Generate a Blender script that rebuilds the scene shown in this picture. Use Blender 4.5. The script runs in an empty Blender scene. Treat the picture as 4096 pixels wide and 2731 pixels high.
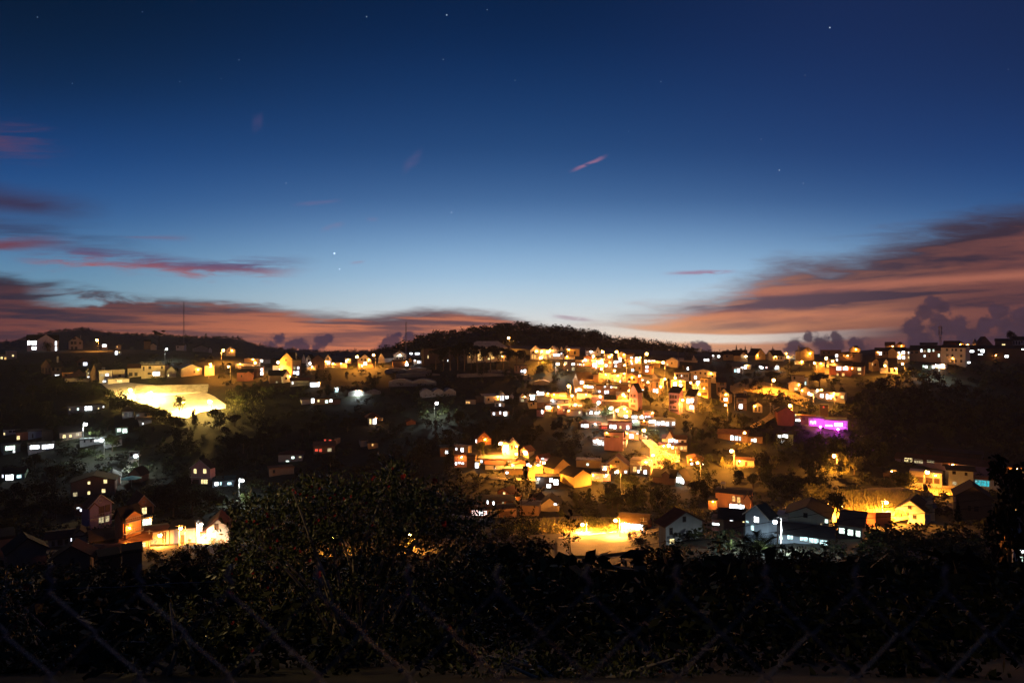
import bpy, math, random
import numpy as np
from mathutils import Vector, Matrix
random.seed(7); RNG = np.random.default_rng(7)
S = bpy.context.scene; COL = S.collection
F, CX, CY, CZ = 2731.0, 2048.0, 1365.5, 60.0

# ------------------------------------------------------------------ objects
def tag(o, label=None, cat=None, group=None, kind=None):
    if label: o['label'] = label
    if cat: o['category'] = cat
    if group: o['group'] = group
    if kind: o['kind'] = kind
    return o
def link(o, parent=None):
    COL.objects.link(o)
    if parent: o.parent = parent
    return o
def empty(name, loc, rz=0.0):
    o = bpy.data.objects.new(name, None); o.empty_display_size = 0.5
    o.location = loc; o.rotation_euler = (0, 0, rz)
    return link(o)
class MB:
    def __init__(s): s.v = []; s.f = []; s.m = []
    def poly(s, pts, mi=0):
        n = len(s.v); s.v += [tuple(p) for p in pts]; s.f.append(tuple(range(n, n + len(pts)))); s.m.append(mi)
    def hull(s, v, f, mi=0):
        n = len(s.v); s.v += [tuple(p) for p in v]
        for q in f: s.f.append(tuple(i + n for i in q)); s.m.append(mi)
    def box(s, x0, x1, y0, y1, z0, z1, mi=0):
        v = [(x0,y0,z0),(x1,y0,z0),(x1,y1,z0),(x0,y1,z0),(x0,y0,z1),(x1,y0,z1),(x1,y1,z1),(x0,y1,z1)]
        s.hull(v, [(0,3,2,1),(4,5,6,7),(0,1,5,4),(1,2,6,5),(2,3,7,6),(3,0,4,7)], mi)
    def slab(s, quad, t, mi=0):
        """thick plate: quad = 4 points of the top face, extruded down by t"""
        q = [Vector(p) for p in quad]; n = (q[1]-q[0]).cross(q[2]-q[0]); n.normalize()
        if n.z < 0: q.reverse(); n = -n
        b = [p - n*t for p in q]
        s.hull(q + b, [(0,1,2,3),(7,6,5,4),(0,4,5,1),(1,5,6,2),(2,6,7,3),(3,7,4,0)], mi)
    def tube(s, pts, rad, sides=6, mi=0, caps=True):
        pts = [Vector(p) for p in pts]; k = len(pts)
        if not hasattr(rad, '__len__'): rad = [rad]*k
        rings = []
        for i, p in enumerate(pts):
            d = pts[min(i+1, k-1)] - pts[max(i-1, 0)]; d.normalize()
            a = Vector((0,0,1)) if abs(d.z) < 0.9 else Vector((1,0,0))
            e = d.cross(a); e.normalize(); g = d.cross(e)
            n = len(s.v)
            for j in range(sides):
                t = 2*math.pi*j/sides; s.v.append(tuple(p + (e*math.cos(t) + g*math.sin(t))*rad[i]))
            rings.append(n)
        for i in range(k-1):
            for j in range(sides):
                j2 = (j+1) % sides
                s.f.append((rings[i]+j, rings[i]+j2, rings[i+1]+j2, rings[i+1]+j)); s.m.append(mi)
        if caps:
            s.f.append(tuple(rings[0]+j for j in range(sides))); s.m.append(mi)
            s.f.append(tuple(rings[-1]+j for j in reversed(range(sides)))); s.m.append(mi)
    def ball(s, c, r, mi=0, nu=8, nv=5, sq=1.0):
        n = len(s.v)
        s.v.append((c[0], c[1], c[2]+r*sq))
        for i in range(1, nv):
            a = math.pi*i/nv
            for j in range(nu):
                t = 2*math.pi*j/nu
                s.v.append((c[0]+r*math.sin(a)*math.cos(t), c[1]+r*math.sin(a)*math.sin(t), c[2]+r*sq*math.cos(a)))
        s.v.append((c[0], c[1], c[2]-r*sq)); last = len(s.v)-1
        for j in range(nu):
            s.f.append((n, n+1+j, n+1+(j+1) % nu)); s.m.append(mi)
            for i in range(nv-2):
                a = n+1+i*nu
                s.f.append((a+j, a+nu+j, a+nu+(j+1) % nu, a+(j+1) % nu)); s.m.append(mi)
            a = n+1+(nv-2)*nu
            s.f.append((a+j, last, a+(j+1) % nu)); s.m.append(mi)
    def mesh(s, name, mats):
        me = bpy.data.meshes.new(name); me.from_pydata(s.v, [], s.f)
        for m in (mats if isinstance(mats, (list, tuple)) else [mats]): me.materials.append(m)
        if any(s.m): me.polygons.foreach_set('material_index', s.m)
        me.update(); return me
    def build(s, name, mats, parent=None):
        return link(bpy.data.objects.new(name, s.mesh(name, mats)), parent)
def quads_mesh(name, V, mats, mi=None):
    V = np.asarray(V, dtype=np.float32).reshape(-1, 4, 3); n = len(V)
    me = bpy.data.meshes.new(name)
    me.vertices.add(n*4); me.vertices.foreach_set('co', V.reshape(-1))
    me.loops.add(n*4); me.loops.foreach_set('vertex_index', np.arange(n*4, dtype=np.int32))
    me.polygons.add(n); me.polygons.foreach_set('loop_start', np.arange(0, n*4, 4, dtype=np.int32))
    for m in (mats if isinstance(mats, (list, tuple)) else [mats]): me.materials.append(m)
    if mi is not None: me.polygons.foreach_set('material_index', np.asarray(mi, dtype=np.int32))
    me.update(calc_edges=True); return me

# ------------------------------------------------------------------ node expressions
def lin(c): return tuple(((v/255)/12.92 if v/255 <= 0.04045 else ((v/255+0.055)/1.055)**2.4) for v in c)
class E:
    nt = None
    def __init__(s, sock): s.s = sock
    @staticmethod
    def put(sock, v):
        if isinstance(v, E): E.nt.links.new(v.s, sock)
        elif isinstance(v, (tuple, list)):
            sock.default_value = tuple(v) + ((1,) if len(v) == 3 and len(sock.default_value) == 4 else ())
        else: sock.default_value = v
    @staticmethod
    def math(op, *a, clamp=False):
        n = E.nt.nodes.new('ShaderNodeMath'); n.operation = op; n.use_clamp = clamp
        for i, v in enumerate(a): E.put(n.inputs[i], v)
        return E(n.outputs[0])
    def __add__(a, b): return E.math('ADD', a, b)
    __radd__ = __add__
    def __sub__(a, b): return E.math('SUBTRACT', a, b)
    def __rsub__(a, b): return E.math('SUBTRACT', b, a)
    def __mul__(a, b): return E.math('MULTIPLY', a, b)
    __rmul__ = __mul__
    def __truediv__(a, b): return E.math('DIVIDE', a, b)
    def __neg__(a): return E.math('MULTIPLY', a, -1.0)
def emin(a, b): return E.math('MINIMUM', a, b)
def emax(a, b): return E.math('MAXIMUM', a, b)
def eabs(a): return E.math('ABSOLUTE', a)
def clamp01(a): return E.math('ADD', a, 0.0, clamp=True)
def smooth(a, b, x):
    n = E.nt.nodes.new('ShaderNodeMapRange'); n.interpolation_type = 'SMOOTHSTEP'
    E.put(n.inputs['Value'], x)
    if (not isinstance(a, E)) and (not isinstance(b, E)) and a > b:
        n.inputs['From Min'].default_value = b; n.inputs['From Max'].default_value = a
        n.inputs['To Min'].default_value = 1.0; n.inputs['To Max'].default_value = 0.0
    else:
        E.put(n.inputs['From Min'], a); E.put(n.inputs['From Max'], b)
    return E(n.outputs[0])
def vec(x, y, z=0.0):
    n = E.nt.nodes.new('ShaderNodeCombineXYZ')
    for i, v in enumerate((x, y, z)): E.put(n.inputs[i], v)
    return E(n.outputs[0])
def noise(v, scale=1.0, detail=4.0, rough=0.55, dist=0.0):
    n = E.nt.nodes.new('ShaderNodeTexNoise')
    if v is not None: E.put(n.inputs['Vector'], v)
    n.inputs['Scale'].default_value = scale; n.inputs['Detail'].default_value = detail
    n.inputs['Roughness'].default_value = rough; n.inputs['Distortion'].default_value = dist
    return E(n.outputs['Fac'])
def mixc(f, a, b):
    n = E.nt.nodes.new('ShaderNodeMix'); n.data_type = 'RGBA'
    E.put(n.inputs[0], f); E.put(n.inputs[6], a); E.put(n.inputs[7], b)
    return E(n.outputs[2])
def curve(t, pts, lo, hi, vlo, vhi):
    """float curve through pts (x in lo..hi, value in vlo..vhi)"""
    n = E.nt.nodes.new('ShaderNodeFloatCurve')
    E.put(n.inputs['Value'], E.math('MULTIPLY', t - lo, 1.0/(hi-lo), clamp=True))
    c = n.mapping.curves[0]; P_ = [((x-lo)/(hi-lo), (y-vlo)/(vhi-vlo)) for x, y in pts]
    c.points[0].location = P_[0]; c.points[1].location = P_[-1]
    for p in P_[1:-1]: c.points.new(*p)
    n.mapping.update()
    return E(n.outputs[0])*(vhi-vlo) + vlo
def ramp(t, stops):
    n = E.nt.nodes.new('ShaderNodeValToRGB'); E.put(n.inputs[0], t); r = n.color_ramp
    while len(r.elements) < len(stops): r.elements.new(0.5)
    for e, (p, c) in zip(r.elements, stops): e.position = p; e.color = tuple(c) + (1,)
    r.interpolation = 'B_SPLINE'
    return E(n.outputs[0])

# ------------------------------------------------------------------ sky
def build_world():
    w = bpy.data.worlds.new('World'); S.world = w; w.use_nodes = True
    nt = w.node_tree; nt.nodes.clear(); E.nt = nt
    tc = nt.nodes.new('ShaderNodeTexCoord'); sep = nt.nodes.new('ShaderNodeSeparateXYZ')
    nt.links.new(tc.outputs['Generated'], sep.inputs[0]); D = E(tc.outputs['Generated'])
    dx, dy, dz = (E(sep.outputs[i]) for i in range(3))
    az = E.math('ARCTAN2', dx, dy)                      # azimuth, 0 straight across the valley
    azc = emin(emax(az, -1.15), 1.15)
    hor = E.math('SQRT', dx*dx + dy*dy + 1e-6)
    tel = dz/hor                                        # tangent of the elevation
    X = E.math('TANGENT', azc)*2.731 + 2.048
    Y = 1.3655 - tel*2.731/E.math('COSINE', azc)
    n_big = noise(vec(X*1.1, Y*6.0), 1.0, 5, 0.55) - 0.5
    n_str = noise(vec(X*1.5, (Y - X*0.02)*26.0, 3.1), 1.0, 6, 0.6, 0.3)
    n_fin = noise(vec(X*5.0, Y*30.0, 9.0), 1.0, 5, 0.6, 0.4) - 0.5
    # clear air
    T = clamp01(Y/1.4)
    cen = ramp(T, [(0.0, lin((8,32,67))), (0.2, lin((15,46,91))), (0.42, lin((33,70,121))), (0.57, lin((62,101,152))),
                   (0.68, lin((108,149,194))), (0.79, lin((158,196,226))), (0.87, lin((200,218,228))), (0.93, lin((232,231,228))), (0.98, lin((250,246,236)))])
    sid = ramp(T, [(0.0, lin((4,25,50))), (0.25, lin((11,41,78))), (0.45, lin((25,67,124))), (0.62, lin((50,95,150))),
                   (0.75, lin((90,136,174))), (0.88, lin((120,160,178))), (0.97, lin((160,165,165)))])
    off = eabs(X - 2.35)
    col = mixc(smooth(0.35, 2.3, off), cen, sid)
    # violet cast towards the right
    col = mixc(smooth(2.0, 3.6, X)*smooth(1.25, 0.5, Y)*0.36, col, lin((38,54,106)))
    def layer(col, mask, c): return mixc(clamp01(mask), col, c)
    # upper left rosy scraps
    m = smooth(0.30, 0.0, X + n_fin*0.4)*smooth(0.10, 0.0, eabs(Y - 0.565 - X*0.12 - n_fin*0.1))*smooth(0.38, 0.62, n_str + n_big*0.4)
    col = layer(col, m*0.6, lin((98,66,92)))
    m = smooth(0.50, 0.05, X + n_fin*0.3)*smooth(0.085, 0.0, eabs(Y - 0.80 - X*0.12 - n_big*0.1))
    col = layer(col, m*0.85, lin((58,47,72)))
    m = smooth(0.70, 0.10, X + n_fin*0.5)*smooth(0.09, 0.0, eabs(Y - 0.92 - X*0.12 - n_big*0.06))*smooth(0.3, 0.6, n_str)
    col = layer(col, m*0.7, lin((52,56,88)))
    m = smooth(0.36, 0.02, X)*smooth(0.035, 0.0, eabs(Y - 0.98 + X*0.05 - n_fin*0.05))
    col = layer(col, m*0.85, lin((112,55,66)))
    # feathery streak on the left
    cy_ = curve(X, [(0.0,1.05),(0.3,1.035),(0.6,1.06),(0.9,1.085),(1.25,1.075)], 0.0, 1.4, 0.9, 1.2)
    m = smooth(0.062, 0.008, eabs(Y - cy_ + 0.012 - n_fin*0.10 - n_big*0.07))*smooth(1.30, 0.95, X + n_fin*0.2)*smooth(0.0, 0.3, X)
    col = layer(col, m*smooth(0.36, 0.62, n_str + n_fin*0.7)*0.95, mixc(smooth(-0.03, 0.03, Y - cy_ + n_fin*0.05), lin((92,76,112)), lin((160,88,92))))
    m = smooth(0.02, 0.0, eabs(Y - 0.94 - (X-0.5)*0.05))*smooth(0.45,0.55,X)*smooth(0.8,0.65,X)*smooth(0.45, 0.6, n_str)
    col = layer(col, m*0.5, lin((120,95,120)))
    for cx_, cyy, ln, th, sl, st in ((2.355,0.654,0.085,0.012,-0.42,0.75),(1.27,0.81,0.12,0.012,-0.1,0.14),(1.33,0.905,0.06,0.018,-0.3,0.18),
                                    (1.03,0.49,0.03,0.05,-0.5,0.07),(1.65,0.645,0.05,0.04,-0.8,0.09),(1.43,1.05,0.035,0.008,-0.1,0.3),(1.49,0.875,0.03,0.012,0,0.12),(2.80,1.09,0.17,0.012,-0.02,0.8),(2.29,1.272,0.11,0.014,0.1,0.55)):
        m = smooth(ln, ln*0.25, eabs(X - cx_))*smooth(th, 0.0, eabs(Y - cyy - (X-cx_)*sl + n_fin*0.02))
        col = layer(col, m*st*smooth(0.3, 0.5, noise(vec(X*14.0, Y*60.0), 1.0, 3)), lin((160,112,140)))
    # left bank
    top = curve(X, [(0.0,1.09),(0.3,1.135),(0.6,1.175),(1.0,1.20),(1.3,1.235),(1.55,1.222),(1.75,1.215),(1.95,1.235),(2.1,1.268),(2.35,1.34),(2.6,1.42),(4.2,1.42)], -0.5, 4.5, 1.0, 1.5)
    d = Y - top + n_big*0.10 + n_fin*0.06
    inb = smooth(-0.012, 0.045, d + (n_str - 0.5)*0.05)
    ng = noise(vec(X*1.9, Y*13.0, 5.0), 1.0, 6, 0.62, 0.5)
    gap = smooth(0.40, 0.54, ng + smooth(1.19, 1.15, Y)*0.06 - smooth(1.20, 1.27, Y)*0.35)*smooth(0.06, 0.35, X + n_fin*0.2)*smooth(1.95, 1.2, X)
    leftdim = smooth(1.5, -0.1, X)
    wc = mixc(leftdim, lin((216,128,92)), lin((120,68,64)))
    dk = mixc(leftdim, lin((100,75,82)), lin((50,44,60)))
    gl = smooth(0.40, 0.60, n_str + n_big*0.25)*(smooth(1.14, 1.33, Y)*0.65 + 0.25) + smooth(1.27, 1.37, Y)*0.25 - smooth(0.055, 0.0, d)*0.55
    cc = mixc(clamp01(gl), dk, wc)
    col = layer(col, inb*(1.0 - gap), cc)
    # right bank, streaks sloping down to the left
    top2 = curve(X, [(-0.5,1.42),(2.0,1.40),(2.3,1.315),(2.5,1.262),(2.8,1.18),(3.0,1.09),(3.15,1.02),(3.35,0.995),(3.6,0.93),(3.85,0.85),(4.1,0.78),(4.5,0.7)], -0.5, 4.5, 0.6, 1.5)
    nr = noise(vec(X*1.1, (Y + X*0.075)*15.0, 2.0), 1.0, 6, 0.58, 0.35)
    d2 = Y - top2 + n_big*0.16 + n_fin*0.13
    in2 = smooth(-0.045, 0.12, d2 + (nr - 0.5)*0.10)
    bot = curve(X, [(-0.5,1.25),(2.3,1.29),(2.7,1.325),(3.0,1.332),(3.3,1.318),(3.6,1.30),(3.7,1.30),(4.5,1.30)], -0.5, 4.5, 1.0, 1.5)
    slit = smooth(0.0, 0.012, Y - bot + n_fin*0.012)*smooth(0.055, 0.03, Y - bot + n_fin*0.03)*smooth(3.7, 2.75, X)*smooth(2.3, 2.45, X)
    rd = smooth(2.5, 4.0, X)
    wr = mixc(rd, lin((242,162,116)), lin((124,76,71))); dr = mixc(rd, lin((112,88,98)), lin((60,48,62)))
    yb_ = curve(X, [(-0.5,1.26),(2.6,1.25),(2.9,1.243),(3.2,1.225),(3.6,1.20),(4.1,1.185),(4.5,1.17)], -0.5, 4.5, 1.0, 1.5)
    hb = smooth(2.6, 3.7, X)*0.045 + 0.008
    bandb = smooth(1.5, 0.1, eabs(Y - yb_ + n_fin*0.07 + n_big*0.05)/hb)*smooth(2.6, 2.95, X)*(smooth(0.62, 0.42, nr)*0.55 + 0.45)
    tb = clamp01(smooth(0.30, 0.06, d2 + (nr - 0.5)*0.20)*smooth(2.6, 3.4, X) + smooth(0.12, 0.0, d2)*0.6)
    g2 = smooth(0.30, 0.62, nr + n_fin*0.2)*0.55 + 0.45 - tb*0.95 - bandb*0.75 - smooth(1.26, 1.34, Y)*smooth(3.1, 3.7, X)*0.45
    cc = mixc(clamp01(g2), dr, wr)
    cc = mixc(smooth(1.32, 1.39, Y)*smooth(3.0, 3.5, X)*0.6, cc, lin((92,62,76)))
    col = layer(col, in2*(1.0 - slit*0.95), cc)
    pl = smooth(0.030, 0.0, eabs(Y - 1.172 + (X - 3.0)*0.066 - n_fin*0.03))*smooth(2.75, 3.1, X)
    col = layer(col, in2*pl*0.6, lin((190,116,94)))
    pl = smooth(0.035, 0.0, eabs(Y - 1.262 + (X - 3.0)*0.012 - n_fin*0.03))*smooth(2.5, 2.9, X)*smooth(3.9, 3.3, X)
    col = layer(col, in2*pl*0.55, lin((214,134,100)))
    low = smooth(1.25, 1.36, Y)*smooth(0.75, 0.0, eabs(X - 2.55))
    col = mixc(low*0.34, col, lin((253,208,160)))
    # dark cumulus heads along the horizon
    bl = None
    for bx, by, br in ((1.115,1.358,.034),(1.085,1.385,.035),(1.15,1.385,.03),(1.19,1.378,.026),(1.215,1.392,.03),(1.285,1.362,.028),(1.315,1.352,.022),(1.27,1.39,.03),
                       (1.595,1.335,.022),(1.575,1.36,.034),(1.63,1.348,.025),(1.54,1.385,.04),
                       (2.785,1.388,.03),(2.825,1.392,.034),(2.75,1.405,.03),
                       (3.185,1.39,.045),(3.235,1.352,.026),(3.275,1.36,.036),(3.345,1.348,.03),(3.325,1.39,.06),(3.42,1.375,.03),(3.45,1.41,.06),
                       (3.66,1.31,.055),(3.70,1.25,.045),(3.74,1.215,.034),(3.765,1.23,.036),(3.76,1.30,.07),(3.69,1.37,.08),(3.83,1.31,.05),(3.88,1.35,.07),(3.94,1.30,.05),(4.0,1.25,.045),(4.03,1.30,.06),(4.10,1.29,.08)):
        ex = X - bx; ey = (Y - by)*1.15
        q = E.math('SQRT', ex*ex + ey*ey)*(-1.0/br) + 1.0
        bl = q if bl is None else emax(bl, q)
    nc = noise(vec(X*16.0, Y*18.0, 1.0), 1.0, 5, 0.6) - 0.5
    m = smooth(-0.14, 0.36, bl*0.8 + nc*2.4 + (noise(vec(X*45.0, Y*50.0), 1.0, 3)-0.5)*0.5)
    cb = mixc(smooth(2.2, 3.6, X), lin((54,48,72)), lin((62,48,60)))
    col = layer(col, m*0.90, mixc(smooth(-0.25, 0.3, nc), cb, lin((74,56,72))))
    # stars
    st = None
    for sx, sy, sr, sb in ((842,39,1.0,1),(1026,35,1.2,1),(1906,64,1.2,1),(86,40,.8,.7),(1018,137,.8,.7),(549,138,.8,.6),(1183,185,.7,.6),(1518,188,.8,.7),(1790,391,1.0,.9),(1037,488,1.0,1),(657,421,.8,.7),
                           (1119,23,.8,.8),(327,28,.7,.5),(1845,421,.8,.6),(166,192,.7,.5),(768,582,1.9,1.5),(780,618,1.3,1.1),(1444,302,.6,.4),(413,188,.7,.5),(508,181,.6,.4),(1748,320,.7,.4),(1163,498,.6,.5),(2316,160,.6,.4),(1849,173,.6,.4)):
        v = Vector(((sx*1.7415-CX)/F, 1, (CY-sy*1.7415)/F)).normalized()
        n = nt.nodes.new('ShaderNodeVectorMath'); n.operation = 'DISTANCE'; nt.links.new(tc.outputs['Generated'], n.inputs[0]); n.inputs[1].default_value = v
        q = smooth(0.0009*sr, 0.0003*sr, E(n.outputs['Value']))*sb; st = q if st is None else st + q
    add = nt.nodes.new('ShaderNodeMix'); add.data_type = 'RGBA'; add.blend_type = 'ADD'
    E.put(add.inputs[0], st*0.75); E.put(add.inputs[6], col); E.put(add.inputs[7], (0.75, 0.85, 1.0))
    col = E(add.outputs[2])
    # corners of the evening sky are darker away from the afterglow
    bg = nt.nodes.new('ShaderNodeBackground'); E.put(bg.inputs[0], col); bg.inputs[1].default_value = SKY
    out = nt.nodes.new('ShaderNodeOutputWorld'); nt.links.new(bg.outputs[0], out.inputs[0])
    w.cycles.sampling_method = 'MANUAL'; w.cycles.sample_map_resolution = 512
SKY = 1.0
build_world()

# ------------------------------------------------------------------ materials
def new_mat(name):
    m = bpy.data.materials.new(name); m.use_nodes = True; nt = m.node_tree; E.nt = nt
    return m, nt, nt.nodes['Principled BSDF']
def surf(name, c, c2=None, scale=1.2, rough=0.85, stretch=(1,1,1), detail=4, contrast=0.25, spec=0.2, bump=0.0, metal=0.0):
    m, nt, b = new_mat(name)
    tc = nt.nodes.new('ShaderNodeTexCoord'); mp = nt.nodes.new('ShaderNodeMapping'); mp.inputs['Scale'].default_value = stretch
    nt.links.new(tc.outputs['Object'], mp.inputs[0])
    f = noise(E(mp.outputs[0]), scale, detail, 0.6)
    c2 = c2 or tuple(v*0.55 for v in c)
    E.put(b.inputs['Base Color'], mixc(smooth(0.5-contrast, 0.5+contrast, f), c2, c))
    b.inputs['Roughness'].default_value = rough; b.inputs['Specular IOR Level'].default_value = spec; b.inputs['Metallic'].default_value = metal
    if bump:
        bn = nt.nodes.new('ShaderNodeBump'); bn.inputs['Strength'].default_value = bump; bn.inputs['Distance'].default_value = 0.1
        E.put(bn.inputs['Height'], f); nt.links.new(bn.outputs[0], b.inputs['Normal'])
    return m
WALL = {k: surf('plaster_'+n, c, tuple(v*0.72 for v in c), 0.7, 0.9, (1,1,0.35), 5, 0.3) for k, n, c in (
    ('W','white',(.62,.60,.56)),('C','cream',(.55,.46,.32)),('Y','yellow',(.58,.42,.17)),('K','pink',(.50,.27,.27)),('B','brown',(.22,.14,.09)),
    ('G','grey',(.30,.29,.27)),('R','red_brick',(.30,.10,.06)),('N','green',(.28,.40,.30)),('U','blue',(.30,.38,.46)),('O','orange',(.55,.25,.10)),
    ('X','dark_timber',(.07,.05,.04)),('V','violet',(.24,.18,.30)),('L','pale_green',(.48,.54,.44)))}
def tiles(name, c, sc=2.6):
    m, nt, b = new_mat(name)
    tc = nt.nodes.new('ShaderNodeTexCoord'); wv = nt.nodes.new('ShaderNodeTexWave'); wv.inputs['Scale'].default_value = sc; wv.bands_direction = 'X'
    wv.inputs['Distortion'].default_value = 0.3; nt.links.new(tc.outputs['Object'], wv.inputs[0])
    f = noise(E(tc.outputs['Object']), 0.6, 4)
    col = mixc(smooth(0.3, 0.7, f), tuple(v*0.6 for v in c), c)
    E.put(b.inputs['Base Color'], mixc(E(wv.outputs['Fac'])*0.4, col, tuple(v*0.5 for v in c)))
    b.inputs['Roughness'].default_value = 0.85; b.inputs['Specular IOR Level'].default_value = 0.05
    return m
ROOF = {k: tiles('roof_'+n, c) for k, n, c in (('D','dark',(.028,.024,.021)),('T','tile_red',(.10,.035,.022)),('M','tin',(.13,.13,.12)),
    ('O','rust',(.22,.10,.05)),('P','pale',(.45,.40,.32)),('U','slate',(.035,.032,.030)),('S','straw',(.16,.11,.05)),('E','teal',(.03,.10,.10)))}
def glow(name, c, s, var=0.5):
    m = bpy.data.materials.new(name); m.use_nodes = True; nt = m.node_tree; nt.nodes.clear(); E.nt = nt
    tc = nt.nodes.new('ShaderNodeTexCoord'); e = nt.nodes.new('ShaderNodeEmission')
    e.inputs[0].default_value = tuple(c) + (1,)
    if var: E.put(e.inputs[1], smooth(0.35, 0.65, noise(E(tc.outputs['Object']), 2.2, 2))*(s*var*2) + s*(1-var))
    else: e.inputs[1].default_value = s
    o = nt.nodes.new('ShaderNodeOutputMaterial'); nt.links.new(e.outputs[0], o.inputs[0]); return m
LIT = {'w': glow('lit_white', (.88,.96,1.0), 2.4), 'v': glow('lit_cool', (.80,.84,1.0), 3.0), 'y': glow('lit_warm', (1.0,.78,.34), 1.5),
       'o': glow('lit_amber', (1.0,.55,.16), 1.3), 'c': glow('lit_cyan', (.60,.95,.98), 1.6), 'g': glow('lit_green_white', (.75,1.0,.85), 2.2), 'r': glow('lit_red', (1.0,.10,.05), 0.9),
       'p': glow('lit_rose', (1.0,.66,.60), 2.4), 'm': glow('lit_magenta', (.86,.10,1.0), 3.2), 'b': glow('lit_teal', (.05,.55,.62), 0.9),
       'q': glow('lit_dim', (1.0,.82,.45), 0.5), 'x': glow('lit_strong', (.9,.97,1.0), 6.5)}
GLASS = surf('dark_glass', (.02,.022,.028), (.012,.012,.016), 2.0, 0.15, spec=0.5)
TRIM = surf('window_trim', (.45,.42,.38), None, 3.0); TRIMD = surf('timber_trim', (.10,.065,.04), None, 3.0)
DOORM = surf('door_timber', (.12,.07,.04), None, 2.0, stretch=(4,4,1))
METAL = surf('galvanised_steel', (.32,.32,.32), None, 2.0, 0.5, metal=0.6); CONC = surf('concrete', (.36,.34,.31), None, 0.8, 0.9, contrast=0.3)
POLEM = surf('lamp_pole_grey', (.25,.24,.22), None, 1.5, 0.6)
SODIUM, COOL = (1.0, .345, .045), (.80, .95, 1.0)
BULBN = glow('near_bulb', SODIUM, 10.0, 0)
BULB = {'o': glow('sodium_bulb', SODIUM, 600.0, 0), 'w': glow('mercury_bulb', COOL, 260.0, 0), 's': glow('sodium_bulb_small', SODIUM, 600.0, 0),
        'u': glow('white_bulb_small', COOL, 300.0, 0), 'f': glow('flood_bulb', (1.0,.62,.15), 6000.0, 0), 'O': glow('sodium_bulb_strong', SODIUM, 900.0, 0), 'W': glow('mercury_bulb_strong', COOL, 500.0, 0), 'k': glow('facade_fill_bulb_white', (.85,.95,1.0), 900.0, 0), 'B': glow('sodium_bulb_flood', SODIUM, 8000.0, 0), 'p': glow('facade_fill_bulb', (1.0,.38,.06), 1400.0, 0), 'm': glow('magenta_bulb', (.80,.04,1.0), 1000.0, 0), 't': glow('teal_bulb', (.05,.8,.9), 20.0, 0)}
def leafmat(name, c, c2, scale=1.5, rough=0.7, spec=0.06):
    m, nt, b = new_mat(name)
    tc = nt.nodes.new('ShaderNodeTexCoord'); f = noise(E(tc.outputs['Object']), scale, 3)
    E.put(b.inputs['Base Color'], mixc(smooth(0.3, 0.7, f), c2, c))
    b.inputs['Roughness'].default_value = rough; b.inputs['Specular IOR Level'].default_value = spec
    return m
LEAF = leafmat('foliage', (.065,.075,.022), (.022,.030,.010), 3.0); LEAFD = leafmat('foliage_dark_unlit', (.015,.018,.007), (.006,.008,.003), 3.0)  # dark copy holds the shade of unlit trees and scrub
LEAFY = leafmat('foliage_pale_lit', (.20,.185,.065), (.10,.10,.035), 3.0); BARK = surf('bark', (.10,.07,.045), None, 3.0, 0.95, (1,1,.3))  # pale copy paints lamplight into lit trees; it also colours dry grass
SHRUB = leafmat('shrub_leaf', (.070,.078,.018), (.022,.030,.008), 9.0, 0.45, 0.25); PETAL = surf('petal_red', (.24,.015,.012), (.12,.006,.006), 20.0)

# ------------------------------------------------------------------ terrain
YK = np.array([1385,1400,1450,1550,1650,1750,1850,1950,2050,2150,2200,2300,2400,2500,2600,2731], float)
D1 = np.array([ 470, 410, 372, 332, 300, 275, 250, 225, 195, 160, 142,  95,  50,  25,  12,   6], float)
D2 = np.array([ 470, 410, 372, 332, 300, 275, 250, 225, 188, 132, 112,  74,  42,  23,  12,   6], float)
CRX = [-3000, 0, 500, 700, 1000, 1400, 1700, 2000, 2300, 2600, 2900, 3200, 3500, 3800, 4096, 7000]
CRY = [1400, 1396, 1398, 1402, 1418, 1430, 1405, 1380, 1388, 1402, 1416, 1422, 1398, 1384, 1378, 1378]
def sm(a, b, x): t = min(1, max(0, (x-a)/(b-a))); return t*t*(3-2*t)
def table(x): s = sm(2450, 2850, x); return D1*(1-s) + D2*s
def ymap(x, y):
    c = np.interp(x, CRX, CRY)
    return y if y >= 1550 else 1550 - (1550-y)*165.0/(1550-c)
def depth(x, y): return float(np.interp(ymap(x, y), YK, table(x)))
def P(x, y, D=None):
    D = D or depth(x, y); return Vector(((x-CX)/F*D, D, CZ-(y-CY)/F*D))
def ground_z(X, Y):
    if Y < 6:
        return CZ - (1.65 if Y < 1.5 else 1.65 + (Y-1.5)/4.5*1.35)
    x = CX + X/Y*F; x = min(6500, max(-2500, x)); t = table(x)
    if Y <= 470:
        yp = float(np.interp(Y, t[::-1], YK[::-1]))
        c = np.interp(x, CRX, CRY); y = yp if yp >= 1550 else 1550 - (1550-yp)*(1550-c)/165.0
        return CZ - (y-CY)/F*Y
    c = np.interp(x, CRX, CRY); z0 = -(c-CY)/F*470
    return CZ + z0 + (-110-z0)*sm(470, 1100, Y)
def px_of(p): return CX + p[0]/p[1]*F, CY - (p[2]-CZ)/p[1]*F
GROUND = surf('hill_ground', (.026,.024,.011), (.009,.011,.005), 0.35, 0.95, detail=8, bump=0.4)
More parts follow.
